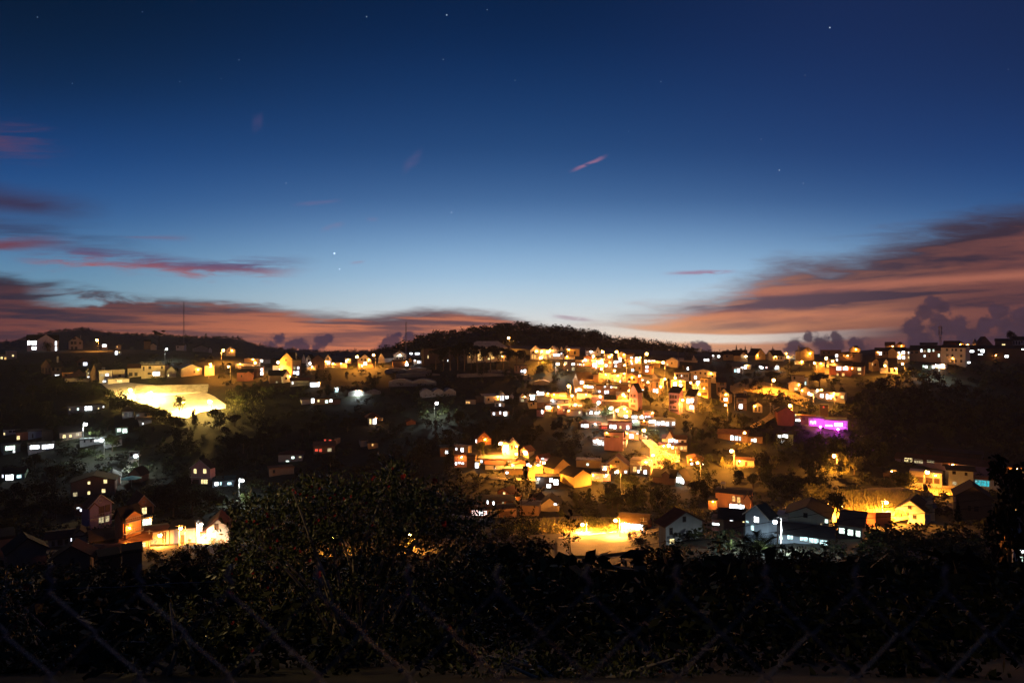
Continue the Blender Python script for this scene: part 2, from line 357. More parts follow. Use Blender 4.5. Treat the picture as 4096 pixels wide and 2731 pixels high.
def terrain():
    rows = list(np.concatenate([np.linspace(-60, 0, 7), np.linspace(1.5, 6, 6), np.linspace(8, 60, 28), np.linspace(64, 475, 130), np.linspace(490, 820, 18), np.linspace(880, 1490, 12)]))
    cols = np.linspace(-1, 1, 190); V = []; rg = random.Random(3)
    for Y in rows:
        half = abs(Y)*1.35 + 30
        for c in cols:
            X = c*half; V.append((X, Y, ground_z(X, Y) + (rg.uniform(-.22, .22) if Y > 15 else 0)))
    n = len(cols); Fc = [(r*n+i, r*n+i+1, (r+1)*n+i+1, (r+1)*n+i) for r in range(len(rows)-1) for i in range(n-1)]
    m = MB(); m.v = V; m.f = Fc; m.m = [0]*len(Fc)
    o = m.build('ground', GROUND); tag(o, 'dark valley ground rising to the lit ridge', 'ground', kind='structure')
    for p in o.data.polygons: p.use_smooth = True
terrain()
def hill(name, D, outline, drop, label):
    """a far hill: crest from the outline, real depth behind and in front"""
    xs = np.linspace(outline[0][0], outline[-1][0], 90); m = MB(); R = 26
    for r in range(R):
        t = r/(R-1)*2-1                                       # -1 front foot, 0 crest, 1 back foot
        for x in xs:
            y = np.interp(x, [p[0] for p in outline], [p[1] for p in outline]) + drop
            zc = -(y-CY)/F*D; d = D + t*D*0.28; k = math.cos(t*math.pi/2)**1.2 if abs(t) < 1 else 0
            z = -70 + (zc+70)*k + random.uniform(-.5, .5)
            m.v.append(((x-CX)/F*d, d, CZ+z))
    n = len(xs); m.f = [(r*n+i, r*n+i+1, (r+1)*n+i+1, (r+1)*n+i) for r in range(R-1) for i in range(n-1)]; m.m = [0]*len(m.f)
    return tag(m.build(name, GROUND), label, 'hill', kind='structure')
HL = [(-1800,1400),(-600,1380),(-100,1375),(60,1362),(150,1338),(230,1318),(330,1312),(420,1327),(560,1335),(650,1337),(850,1347),(900,1343),(955,1348),(1010,1372),(1100,1388),(1300,1403),(1500,1398),(1650,1395),(1900,1402),(2300,1412),(2600,1425)]
HC = [(1420,1428),(1540,1395),(1600,1375),(1660,1350),(1800,1328),(1900,1308),(2000,1300),(2150,1300),(2250,1308),(2380,1330),(2480,1352),(2560,1368),(2700,1382),(2800,1402),(2950,1435)]
hill('hills', 1150, HL, 7, 'low dark wooded hills on the left horizon')
hill('hill', 560, HC, 20, 'dark wooded hill above the middle of the town')
# ------------------------------------------------------------------ regions: numbers below are read off enlarged crops of the photograph
REG = {'A':(0,1200,.34014),'B':(700,1200,.34014),'C':(1400,1200,.34014),'D':(2000,1200,.34014),'E':(2700,1200,.34014),'F':(3296,1200,.34014),
       'G':(0,1600,.34014),'H':(700,1600,.34014),'I':(1400,1600,.34014),'J':(2000,1600,.34014),'K':(2700,1600,.34014),'L':(3296,1600,.34014),
       'M':(0,1900,.42535),'N':(800,1800,.4677),'O':(1700,1800,.42535),'P':(2500,1800,.42535),'Q':(3196,1800,.38265),'Z':(0,0,1.0)}
def px(reg, x, y): ox, oy, k = REG[reg]; return ox + x*k, oy + y*k

def window(parent, x, z, w, h, kind, near, y=0.0):
    """frame ring and pane on the facade plane y (facade looks to -y)"""
    w = max(w*(.95 if near else .84), .35); h = max(h*(.95 if near else .84), .35); t = min(.09, w*.14); f = MB(); fm = TRIMD if kind in 'dsD' else TRIM
    a, b, c, d = x-w/2, x+w/2, z-h/2, z+h/2
    f.box(a-t, a, y-.09, y+.02, c-t, d+t); f.box(b, b+t, y-.09, y+.02, c-t, d+t)
    f.box(a, b, y-.09, y+.02, d, d+t); f.box(a-t*.6, b+t*.6, y-.16, y+.02, c-t*1.6, c)
    pm = GLASS if kind == 'd' else DOORM if kind in 'sD' else LIT[kind]
    pn = MB(); pn.poly([(a, y-.03, c), (b, y-.03, c), (b, y-.03, d), (a, y-.03, d)])
    n = max(1, round(w/.75)) if near or w > 1.5 else 1
    bar = .035 if near else .05
    for i in range(1, n):
        u = a + w*i/n; f.box(u-bar, u+bar, y-.07, y-.032, c, d)
    if h > 1.0 and kind not in 'D': f.box(a, b, y-.065, y-.033, c+h*.64, c+h*.64+bar*1.6)
    nm = 'door' if kind == 'D' else 'window'
    if near:
        o = f.build(nm, fm, parent); pn.build('panel' if kind == 'D' else 'pane', pm, o)
    else:
        n0 = len(f.f); f.poly(pn.v, 1); o = f.build(nm, [fm, pm], parent)
    return o

def gable_roof(m, x0, x1, y0, y1, h, hr, oh, t, along='y'):
    if along == 'y':
        xm = (x0+x1)/2; s = (hr-h)/max(.1, (x1-x0)/2); e = h - oh*s
        m.slab([(xm, y0-oh, hr+t), (xm, y1+oh, hr+t), (x0-oh, y1+oh, e+t), (x0-oh, y0-oh, e+t)], t)
        m.slab([(xm, y0-oh+.004, hr+t-.004), (x1+oh, y0-oh+.004, e+t), (x1+oh, y1+oh-.004, e+t), (xm, y1+oh-.004, hr+t-.004)], t)
    else:
        ym = (y0+y1)/2; s = (hr-h)/max(.1, (y1-y0)/2); e = h - oh*s
        m.slab([(x0-oh, ym, hr+t), (x1+oh, ym, hr+t), (x1+oh, y0-oh, e+t), (x0-oh, y0-oh, e+t)], t)
        m.slab([(x0-oh+.004, ym, hr+t-.004), (x0-oh+.004, y1+oh, e+t), (x1+oh-.004, y1+oh, e+t), (x1+oh-.004, ym, hr+t-.004)], t)
def walls(m, x0, x1, y0, y1, zb, h, hr=None, along='y'):
    if hr is None: m.box(x0, x1, y0, y1, zb, h); return
    if along == 'y':
        xm = (x0+x1)/2
        v = [(x0,y0,zb),(x1,y0,zb),(x1,y0,h),(xm,y0,hr),(x0,y0,h),(x0,y1,zb),(x1,y1,zb),(x1,y1,h),(xm,y1,hr),(x0,y1,h)]
        f = [(0,1,2,3,4),(9,8,7,6,5),(1,6,7,2),(5,0,4,9),(2,7,8,3),(3,8,9,4),(0,5,6,1)]
    else:
        ym = (y0+y1)/2
        v = [(x0,y0,zb),(x0,y1,zb),(x0,y1,h),(x0,ym,hr),(x0,y0,h),(x1,y0,zb),(x1,y1,zb),(x1,y1,h),(x1,ym,hr),(x1,y0,h)]
        f = [(4,3,2,1,0),(5,6,7,8,9),(0,5,9,4),(6,1,2,7),(3,8,7,2),(4,9,8,3),(0,1,6,5)]
    m.hull(v, f)

NH = [0]
def house(reg, box, roof, ry, wall, rmat, label, wins=(), side=0, dm=7.0, rot=None, name='house', cat='house', group=None,
          oh=.38, bal=(), dorm=None, tank=None, chim=None, trim=None, dep=None, fl_t=.28):
    NH[0] += 1; rg = random.Random(NH[0]*13)
    x0, ye = px(reg, box[0], box[1]); x1, yb = px(reg, box[2], box[3]); k = REG[reg][2]
    xa = x1 if side > 0 else x0 if side < 0 else (x0+x1)/2
    D = dep or depth(xa, yb); base = P(xa, yb, D); u = (xa-CX)/F; phi = math.atan(u); q = D/F*math.cos(phi)
    if side:
        th = -math.copysign(math.radians(33), side); W = (x1-x0)*q/math.cos(th); Dp = max(2.5, abs(side)*k*q/abs(math.sin(th)))
    else:
        th = math.radians(rot if rot is not None else rg.uniform(-9, 9)); W = (x1-x0)*q/math.cos(th); Dp = dm
    rz = th - phi; m_px = D/F
    off = Vector((math.cos(rz), math.sin(rz), 0))*(W/2 if side < 0 else -W/2 if side > 0 else 0)
    root = empty(name, base + off, rz); tag(root, label, cat, group)
    h = (yb-ye)*m_px; near = D < 205
    hr = None
    if ry is not None:
        yr = px(reg, 0, ry)[1]
        if roof == 'gf': hr = (yb-yr)*m_px
        else: hr = -(yr-CY)/F*(D+Dp/2) - (base.z-CZ)
        hr = max(hr, h+.3)
    a, b = -W/2, W/2; w = MB(); r = MB(); zb = -4.0; t = .16
    if roof == 'gf': walls(w, a, b, 0, Dp, zb, h, hr); gable_roof(r, a, b, 0, Dp, h+.012, hr+.012, oh, t)
    elif roof == 'gs': walls(w, a, b, 0, Dp, zb, h, hr, 'x'); gable_roof(r, a, b, 0, Dp, h+.012, hr+.012, oh, t, 'x')
    elif roof == 'hp':
        walls(w, a, b, 0, Dp, zb, h); rl = max(W-Dp, .3)/2; e = oh
        v = [(a-e,-e,h+.01),(b+e,-e,h+.01),(b+e,Dp+e,h+.01),(a-e,Dp+e,h+.01),(-rl,Dp/2,hr),(rl,Dp/2,hr)]
        r.hull(v, [(0,1,5,4),(1,2,5),(2,3,4,5),(3,0,4),(3,2,1,0)])
    elif roof == 'sh':      # single pitch rising to the back
        hb = hr if hr else h+1
        v = [(a,0,zb),(b,0,zb),(b,0,h),(a,0,h),(a,Dp,zb),(b,Dp,zb),(b,Dp,hb),(a,Dp,hb)]
        w.hull(v, [(0,1,2,3),(7,6,5,4),(1,5,6,2),(4,0,3,7),(3,2,6,7),(0,4,5,1)])
        sl = (hb-h)/Dp
        r.slab([(a-oh,-oh,h-oh*sl+t+.012),(b+oh,-oh,h-oh*sl+t+.012),(b+oh,Dp+oh,hb+oh*sl+t+.012),(a-oh,Dp+oh,hb+oh*sl+t+.012)], t)
    else:
        walls(w, a, b, 0, Dp, zb, h-fl_t); r.box(a-.14, b+.14, -.16, Dp+.14, h-fl_t+.004, h)
        r.box(a-.14, b+.14, -.16, .0, h+.004, h+.22)
    w.build('wall', WALL[wall], root); ro = r.build('roof', WALL[rmat[1]] if rmat[0] == '*' else ROOF[rmat], root)
    def loc(zx, zy):
        X, Y = px(reg, zx, zy); return a + (X-x0)/(x1-x0)*W, (yb-Y)*m_px
    for kd, wx0, wy0, wx1, wy1 in wins:
        if kd in 'wv' and rg.random() < .22: kd = 'q' if rg.random() < .5 else 'y'
        la, za = loc(wx0, wy1); lb, z2 = loc(wx1, wy0)
        if lb < a+.1 or la > b-.1: continue
        la = max(la, a+.12); lb = min(lb, b-.12)
        window(root, (la+lb)/2, (za+z2)/2, lb-la, z2-za, kd, near)
    if dorm:
        for i, (dx0, dx1, dye, dya) in enumerate(dorm if isinstance(dorm[0], tuple) else (dorm,)):
            la, ze = loc(dx0, dye); lb, zp = loc(dx1, dya); g = MB(); g2 = MB()
            yf = -.45 - .1*i; ybk = min(Dp*.6, 3.5)
            zb2 = zb if ze < h*1.05 or dye > box[1]-1 else h*.8
            walls(g, la, lb, yf, ybk, h*.9 if ze > h*1.15 else zb, ze, zp); gable_roof(g2, la, lb, yf, ybk, ze+.012, zp+.012, oh*.7, t)
            o = g.build('gable', WALL[wall], root); g2.build('gable_roof', WALL[rmat[1]] if rmat[0] == '*' else ROOF[rmat], o)
    for by in bal:
        _, z = loc(box[0], by); f = MB(); f.box(a-.05, b+.05, -1.0, -.01, z-.12, z)
        for i in range(9): xx = a + (b-a)*i/8; f.box(xx-.025, xx+.025, -1.0, -.95, z+.004, z+.84)
        f.box(a-.05, b+.05, -1.02, -.94, z+.845, z+.92); f.build('balcony', TRIM if wall != 'X' else TRIMD, root)
    if trim and roof == 'gf':
        f = MB(); e = oh+.02; s = (hr-h)/max(.1, W/2)
        for sg in (-1, 1):
            p0 = Vector((0, -e, hr+.03)); p1 = Vector((sg*(W/2+oh), -e, h-oh*s+.03))
            f.hull([p0+Vector((0,-.06,.17)), p1+Vector((0,-.06,.17)), p1+Vector((0,-.06,-.1)), p0+Vector((0,-.06,-.1)),
                    p0+Vector((0,0,.17)), p1+Vector((0,0,.17)), p1+Vector((0,0,-.1)), p0+Vector((0,0,-.1))],
                   [(0,1,2,3),(7,6,5,4),(0,4,5,1),(1,5,6,2),(2,6,7,3),(3,7,4,0)])
        f.build('bargeboard', TRIM, ro)
        if trim == 'o':
            f = MB(); zc = h + (hr-h)*.42; rr = min(.55, (hr-h)*.2)
            f.tube([(rr*math.cos(i*math.pi/8), -.05, zc+rr*math.sin(i*math.pi/8)) for i in range(17)], .09, 6)
            f.build('round_window', TRIM, root)
    if tank:
        tx, tz = loc(*tank); f = MB(); f.tube([(tx-.7, Dp*.5, tz), (tx+.7, Dp*.5, tz)], .5, 10)
        for sx in (-.5, .5): f.box(tx+sx-.05, tx+sx+.05, Dp*.5-.4, Dp*.5+.4, tz-1.6, tz-.42)
        f.build('water_tank', METAL, root)
    lw = label.split(); amber = any(k in lw for k in ('amber','yellow','orange','blazing','cream')) and not any(k in lw for k in ('dim','dark','shadow','shaded'))  # lamps added on house fronts to brighten the walls
    if amber and reg in 'BCDEFJIKOPQM' and (roof != 'gs' or h > 2.2):
        big = any(k in lw for k in ('bright','blazing','dazzling','large')); lx = W*rg.choice((-.32, .3, .12)); lz = min(h*.92, 4.6); f = MB()
        f.tube([(lx, .05, lz+.25), (lx, -1.1, lz+.32)], .04, 5); f.tube([(lx, -1.1, lz+.32), (lx, -1.1, lz+.1)], [.05, .2], 7); o = f.build('added_wall_lamp', POLEM, root)
        f = MB(); f.ball((lx, -1.1, lz), .17 if big else .12, nu=6, nv=4); f.build('bulb', BULB['p'], o)
    elif reg in 'BCDEFJ' and len(wins) and not any(k in lw for k in ('dim','tower','temple')) and rg.random() < .6:  # further front lamps added for more small lights
        lx = W*rg.choice((-.36, .36, .0)); lz = min(h*.9, 3.4); f = MB(); f.tube([(lx, .05, lz+.2), (lx, -.8, lz+.28)], .035, 5); f.tube([(lx, -.8, lz+.28), (lx, -.8, lz+.08)], [.04, .17], 6); o = f.build('added_wall_lamp', POLEM, root)
        f = MB(); f.ball((lx, -.8, lz), .11, nu=6, nv=4); f.build('bulb', BULB['p' if rg.random() < .6 else 'k'], o)
    if chim:
        cx_, cz_ = loc(*chim); f = MB(); f.box(cx_-.3, cx_+.3, Dp*.4, Dp*.4+.6, h, cz_); f.box(cx_-.36, cx_+.36, Dp*.4-.06, Dp*.4+.66, cz_+.004, cz_+.15); f.build('chimney', WALL['G'], ro)
    return root

def side_windows(root, *a): pass

LAMPS = {}
def lamp(x, y, kind, label, hgt=7.0, rad=.42, arm=1.0, group='street lamps of the hillside town', dep=None, name='street_lamp', yb=None):
    """street lamp with its bulb placed at pixel x, y"""
    if yb is None:
        yb = y + 10
        while yb < y + 400 and (yb-y)*(dep or depth(x, yb))/F < hgt: yb += .5
    D = dep or depth(x, yb); b = P(x, yb, D); top = -(y-CY)/F*D + CZ - b.z
    root = empty(name, b); tag(root, label, 'street lamp', group)
    sg = 1 if (x*7) % 2 < 1 else -1
    m = MB(); m.tube([(sg*arm, 0, -1.5), (sg*arm, 0, top*.5), (sg*arm, 0, top+.55)], [.13, .10, .07], 6); m.build('pole', POLEM, root)
    m = MB(); m.tube([(sg*arm, 0, top+.35), (sg*arm*.5, 0, top+rad+.45), (0, 0, top+rad+.28)], .045, 5); m.build('arm', POLEM, root)
    m = MB(); m.tube([(0, 0, top+rad*.8), (0, 0, top+rad+.22), (0, 0, top+rad+.36)], [rad*.75, rad*.45, .08], 8); m.build('lamp_head', POLEM, root)
    m = MB(); m.ball((0, 0, top), rad, nu=8, nv=6); o = m.build('bulb', BULB[kind], root)
    for p in o.data.polygons: p.use_smooth = True
    if kind in SPOTW: spot(root, (0, 0, top-rad*1.25), SPOTW[kind], COOL if kind in 'wuW' else SODIUM, rad*.2)
    return root
SPOTW = {'o': 42000.0, 'O': 90000.0, 's': 20000.0, 'w': 6000.0, 'u': 4000.0, 'B': 90000.0, 'W': 24000.0}
def spot(root, at, watts, col, size, cone=164, aim=None):
    l = bpy.data.lights.new('luminaire', 'SPOT'); l.energy = watts; l.color = col; l.spot_size = math.radians(cone); l.spot_blend = .55; l.shadow_soft_size = size
    o = bpy.data.objects.new('luminaire', l); o.location = at; link(o, root)
    if aim: o.rotation_euler = Vector(aim).to_track_quat('-Z', 'Y').to_euler()

# ------------------------------------------------------------------ plants
def leaf_quads(C, size, rg, asp=.55, up=0.3):
    """random leaf quads at centres C; size per leaf"""
    n = len(C); d = rg.normal(size=(n, 3)); d[:, 2] += up; d /= np.linalg.norm(d, axis=1)[:, None]
    r = rg.normal(size=(n, 3)); e = np.cross(d, r); e /= np.linalg.norm(e, axis=1)[:, None] + 1e-9
    s = np.asarray(size).reshape(-1, 1)*np.ones((n, 1)); a = d*s; b = e*s*asp
    return np.stack([C-a, C-b*.9+a*.1, C+a, C+b*.9+a*.1], axis=1)
def crown_points(kind, n, rg):
    """points in a unit plant: x,y about -.5..+.5, z 0..1"""
    if kind == 'cone':
        z = .12 + .88*rg.random(n)**1.35; lay = np.sin(z*38)*.5+.5; rr = (1.02-z)*.5*(.45+.55*lay)*np.sqrt(rg.random(n))*1.25; t = rg.random(n)*6.283
        return np.stack([rr*np.cos(t), rr*np.sin(t), z], 1)
    if kind == 'umbrella':
        k = 11; cc = np.stack([(rg.random(k)-.5)*.85, (rg.random(k)-.5)*.85, .80+.15*rg.random(k)], 1); rad = np.tile([.17,.17,.05], (k,1))
        cc[:3] *= [.8,.8,.82]
    elif kind == 'bush':
        k = 9; cc = np.stack([(rg.random(k)-.5)*.7, (rg.random(k)-.5)*.7, .15+.6*rg.random(k)], 1); rad = np.stack([.2+.08*rg.random(k)]*2+[.22+.1*rg.random(k)], 1)
    elif kind == 'tall':
        k = 10; cc = np.stack([(rg.random(k)-.5)*.45, (rg.random(k)-.5)*.45, .28+.62*np.linspace(0,1,k)], 1); rad = np.stack([.25-.1*np.linspace(0,1,k)]*2+[.12+.05*rg.random(k)], 1)
    else:
        k = 12; t = rg.random(k)*6.283; q = .33*np.sqrt(rg.random(k)); cc = np.stack([q*np.cos(t), q*np.sin(t), .42+.42*rg.random(k)], 1); rad = np.stack([.17+.07*rg.random(k)]*2+[.12+.06*rg.random(k)], 1)
        cc[:, :2] *= (1.25-np.abs(cc[:, 2:3]-.6)*1.3)
    i = rg.integers(0, k, n); d = rg.normal(size=(n, 3)); d /= np.linalg.norm(d, axis=1)[:, None]
    p = cc[i] + d*rad[i]*(rg.random((n, 1))**.35); p[:, 2] = np.clip(p[:, 2], .02, 1.0); return p
CROWN = {}; TRUNK = {}
def crown_mesh(kind, var, mat):
    key = (kind, var, mat.name)
    if key not in CROWN:
        rg = np.random.default_rng(hash(kind) % 1000*0 + var*17 + len(kind)); n = {'cone': 900, 'umbrella': 800, 'bush': 750, 'tall': 850}.get(kind, 1000)
        p = crown_points(kind, n, rg); CROWN[key] = quads_mesh('crown', leaf_quads(p, .030+.03*rg.random(n), rg), mat)
    return CROWN[key]
def trunk_mesh(kind, var):
    key = (kind, var)
    if key not in TRUNK:
        rg = random.Random(var*5+len(kind)); m = MB(); hh = {'bush': .3, 'cone': .9, 'umbrella': .84}.get(kind, .62)
        bx, by = rg.uniform(-.05,.05), rg.uniform(-.05,.05)
        m.tube([(0,0,-.12), (bx*.5,by*.5,hh*.5), (bx,by,hh)], [.035,.026,.012], 6)
        for i in range(5 if kind != 'cone' else 0):
            t = i*1.26+rg.random(); z = hh*(.5+.09*i); q = .24
            m.tube([(bx*.7,by*.7,z), (q*.5*math.cos(t),q*.5*math.sin(t),z+.09), (q*math.cos(t),q*math.sin(t),z+.13)], [.014,.01,.005], 5)
        TRUNK[key] = m.mesh('trunk', BARK)
    return TRUNK[key]
NT = [0]
def tree(x, yt, yb, w, kind, label, mat=None, group=None, D=None, name='tree', cat='tree'):
    """tree standing at photo pixel x, yb with its top at yt and w pixels wide"""
    NT[0] += 1; var = NT[0] % 4; mat = mat or LEAFD
    D = D or depth(x, yb); b = P(x, yb, D); h = (yb-yt)*D/F; W = w*D/F
    r = empty(name, b, (NT[0]*1.7) % 6.28); r.scale = (W, W, h); tag(r, label, cat, group)
    link(bpy.data.objects.new('trunk', trunk_mesh(kind, var)), r); link(bpy.data.objects.new('crown', crown_mesh(kind, var, mat)), r)
    return r
def woods(name, spots, mats, label, n=150, leaf=.07):
    """far-off woodland that reads as one mass: spots = (point, height, width, kind)"""
    Q = []; mi = []; base = {}
    for i, (p, h, w, kind) in enumerate(spots):
        rg = RNG; c = crown_points(kind, n, rg); q = leaf_quads(c, leaf*(.6+.8*rg.random(n)), rg)
        a = rg.random()*6.28; ca, sa = math.cos(a), math.sin(a)
        x = q[..., 0]*ca - q[..., 1]*sa; y = q[..., 0]*sa + q[..., 1]*ca
        Q.append(np.stack([x*w + p[0], y*w + p[1], q[..., 2]*h + p[2]], -1)); mi.append(np.full(n, i % len(mats)))
    me = quads_mesh(name, np.concatenate(Q), mats, np.concatenate(mi))
    return tag(link(bpy.data.objects.new(name, me)), label, 'woods', kind='stuff')

# ------------------------------------------------------------------ strips laid on the ground, walls, cables, masts
def smooth_path(pts, step):
    out = []; L = [Vector(p) for p in pts]
    for i in range(len(L)-1):
        n = max(1, int((L[i+1]-L[i]).length/step))
        for j in range(n): out.append(L[i].lerp(L[i+1], j/n))
    out.append(L[-1]); return out
def strip(name, pxs, width, mat, label, lift=.33, kind='structure', cat=None):
    pts = smooth_path([P(*p) for p in pxs], 4.0); m = MB()
    for i, p in enumerate(pts):
        d = pts[min(i+1, len(pts)-1)] - pts[max(i-1, 0)]; d.z = 0; d.normalize(); s = Vector((-d.y, d.x, 0))*width/2
        for q in (p+s, p-s): m.v.append((q.x, q.y, .5*(ground_z(q.x, q.y)+p.z)+lift))
        z = max(m.v[-1][2], m.v[-2][2]); 
        for k in (-1, -2): v = m.v[k]; m.v[k] = (v[0], v[1], z*.6+v[2]*.4)
    n = len(pts); m.f = [(2*i, 2*i+1, 2*i+3, 2*i+2) for i in range(n-1)]; m.m = [0]*len(m.f)
    return tag(m.build(name, mat), label, cat, kind=kind)
def wall(name, pxs, hgt, thick, mat, label, cat='wall', lift=0.0):
    pts = smooth_path([P(*p) for p in pxs], 3.0); m = MB()
    for i, p in enumerate(pts):
        d = pts[min(i+1, len(pts)-1)] - pts[max(i-1, 0)]; d.z = 0; d.normalize(); s = Vector((-d.y, d.x, 0))*thick/2
        hh = hgt if not callable(hgt) else hgt(i/(len(pts)-1))
        for q, z in ((p-s, p.z-2), (p-s, p.z+hh+lift), (p+s, p.z+hh+lift), (p+s, p.z-2)): m.v.append((q.x, q.y, z))
    n = len(pts)
    for i in range(n-1):
        for j in range(4): m.f.append((4*i+j, 4*i+(j+1) % 4, 4*i+4+(j+1) % 4, 4*i+4+j)); m.m.append(0)
    m.f += [(0,3,2,1), (4*n-4,4*n-3,4*n-2,4*n-1)]; m.m += [0, 0]
    return tag(m.build(name, mat), label, cat)
PLASTIC = surf('greenhouse_plastic', (.20,.19,.17), (.14,.13,.115), 0.5, 0.5, (1,3,1), spec=0.4)
def greenhouse(reg, box, spans, label, wmat=None, dm=14.0, rise=1.4, side=0, group='plastic greenhouses on the terraces'):
    """row of curved plastic spans: roof, end wall, frame"""
    x0, ye = px(reg, box[0], box[1]); x1, yb = px(reg, box[2], box[3]); xa = (x0+x1)/2; D = depth(xa, yb); b = P(xa, yb, D)
    phi = math.atan((xa-CX)/F); q = D/F*math.cos(phi); W = (x1-x0)*q; hh = max(1.6, (yb-ye)*D/F); h = hh*.62; rise = hh-h
    root = empty('greenhouse', b, -phi + math.radians(side)); tag(root, label, 'greenhouse', group)
    r = MB(); e = MB(); f = MB(); sw = W/spans; N = 8
    for s in range(spans):
        a = -W/2 + s*sw; prof = [(a + sw*i/N, h + rise*math.sin(math.pi*i/N)) for i in range(N+1)]
        for i in range(N):
            (xa_, za), (xb_, zb_) = prof[i], prof[i+1]
            r.poly([(xa_,-.2,za),(xb_,-.2,zb_),(xb_,dm,zb_),(xa_,dm,za)])
        e.poly([(a,0,-3)] + [(x, 0, z-.03) for x, z in [(a+sw, -3+.03)]] + [(x, 0, z-.03) for x, z in reversed(prof)])
        for xx in (a, a+sw*.5, a+sw): f.box(xx-.06, xx+.06, -.12, -.02, -3, h)
        f.tube([(x, -.22, z+.03) for x, z in prof], .06, 5)
    e.poly([(-W/2+.02,0,-3),(-W/2+.02,dm,-3),(-W/2+.02,dm,h),(-W/2+.02,0,h)]); e.poly([(W/2-.02,0,-3),(W/2-.02,dm,-3),(W/2-.02,dm,h),(W/2-.02,0,h)])
    r.build('roof', wmat or PLASTIC, root); e.build('end_wall', wmat or PLASTIC, root); f.build('frame', METAL, root)
    return root
def cable(pts, rad, label, mat=None, name='cable'):
    """hanging wire through (x, y, D) photo pixels and distances"""
    Q = [P(*p) for p in pts]; out = []
    for i in range(len(Q)-1):
        L = (Q[i+1]-Q[i]).length
        for j in range(10): t = j/10; v = Q[i].lerp(Q[i+1], t); v.z -= 4*t*(1-t)*L*.012; out.append(v)
    out.append(Q[-1]); m = MB(); m.tube(out, rad, 5)
    return tag(m.build(name, mat or CABLE), label, 'cable')
CABLE = surf('cable_rubber', (.02,.02,.02), None, 3.0, 0.6)
def mast(x, yt, yb, label, w=1.0, mat=None, panels=False, D=None, name='radio_mast', solid=False):
    D = D or depth(x, yb); b = P(x, yb, D); h = (yb-yt)*D/F; root = empty(name, b); tag(root, label, 'mast')
    m = MB(); n = max(6, int(h/2.2)); c = [(w/2*math.cos(t), w/2*math.sin(t)) for t in (.3, .3+2.094, .3+4.189)]
    for a, bb in c: m.tube([(a,bb,-1),(a,bb,h)], .07 if not solid else .12, 4)
    for i in range(n):
        z0, z1 = h*i/n, h*(i+1)/n
        for k in range(3):
            p0, p1 = c[k], c[(k+1) % 3]; m.tube([(p0[0],p0[1],z0),(p1[0],p1[1],z1)], .04, 4); m.tube([(p0[0],p0[1],z1),(p1[0],p1[1],z1)], .04, 4)
    m.build('lattice', mat or METAL, root)
    if panels:
        for t, z in ((.2,.9),(2.3,.9),(4.4,.9),(.2,.72),(2.3,.72),(4.4,.72)):
            m = MB(); cx_, cy_ = math.cos(t)*(w*.5+.35), math.sin(t)*(w*.5+.35); m.box(cx_-.2, cx_+.2, cy_-.2, cy_+.2, h*z-1.2, h*z+1.2); m.build('antenna', WALL['W'], root)
        m = MB(); m.tube([(-.8,-.9,h*.5),(-.8,-1.15,h*.5)], [.45,.3], 10); m.build('dish', WALL['W'], root)
    m = MB(); m.tube([(0,0,h),(0,0,h+2.5)], [.06,.02], 4); m.build('aerial', mat or METAL, root)
    return root
def pole(x, yt, yb, label, D=None, rad=.12, cross=True, name='utility_pole', mat=None):
    D = D or depth(x, yb); b = P(x, yb, D); h = (yb-yt)*D/F; root = empty(name, b); tag(root, label, 'utility pole')
    m = MB(); m.tube([(0,0,-1),(0,0,h)], [rad,rad*.7], 7); m.build('shaft', mat or CONC, root)
    if cross:
        for z in (h-.35, h-1.0):
            m = MB(); m.box(-.8,.8,-.05,.05,z,z+.1); m.build('crossarm', METAL, root)
    return root
# ------------------------------------------------------------------ houses, upper left ridge (region A)
H = house
H('A',(320,470,690,600),'gs',412,'W','D','big white villa with two storeys of glowing arches on the left hilltop',
  [('x',322,476,360,530),('x',368,476,434,530),('x',450,478,477,527),('x',494,480,528,527),('x',562,486,585,530),('x',622,482,672,538),('x',372,545,432,585),('x',450,540,476,592),('x',494,540,528,594),('x',560,546,583,595),('x',620,545,673,598)],dorm=(432,650,472,405),dm=9,rot=0)
H('A',(815,480,975,580),'gf',425,'C','D','amber lit villa with an arched attic window beside the hilltop street lamp',
  [('d',832,484,860,522),('d',868,484,900,522),('d',930,492,955,518),('d',852,440,894,464),('d',835,545,860,580),('d',880,545,910,580)],dm=9,chim=(955,415),rot=4)
H('A',(0,645,92,705),'fl',None,'C','P','cream flat building cut by the left edge of the photo below the villa',[('y',5,665,35,695),('o',50,670,75,700)],rot=0)
H('A',(92,605,198,690),'sh',600,'C','P','tall cream garden wall house stepping down left of the brown gable',[('y',140,640,165,665)])
H('A',(1195,517,1262,552),'gs',500,'W','M','small shed glowing white right of the hilltop lamp',[('x',1200,520,1256,550)],dm=5)
H('A',(1365,535,1425,562),'gf',520,'C','T','little amber hut among trees on the left ridge',[('o',1372,540,1384,560)],dm=5)
H('A',(1770,528,1832,553),'gf',508,'C','D','tiny pale gable on the ridge left of the lone pine',(),dm=5)
H('A',(1705,485,1772,510),'gs',470,'B','D','tiny brown cabin behind the pale gable on the left ridge',(),dm=5)
H('A',(1340,600,1420,645),'gf',588,'W','D','dark hut with one glowing arched doorway below the left ridge',[('x',1352,600,1386,642),('y',1395,605,1412,622)],dm=5)
H('A',(2070,532,2166,568),'gs',512,'W','M','white bungalow with a blue grey roof under the thin mast',[('d',2085,542,2100,562)],side=20,dm=6)
H('A',(485,772,605,872),'gf',695,'B','D','dark brown gabled house with timber front and tall chimney',[('d',497,795,515,850),('d',535,795,552,860),('d',575,795,592,850)],side=45,chim=(655,665))
H('A',(606,785,730,880),'gs',735,'Y','D','yellow wing with a white lit ground floor below the brown gable',[('d',612,790,640,832),('d',668,795,692,832),('x',642,876,706,912)],dm=6)
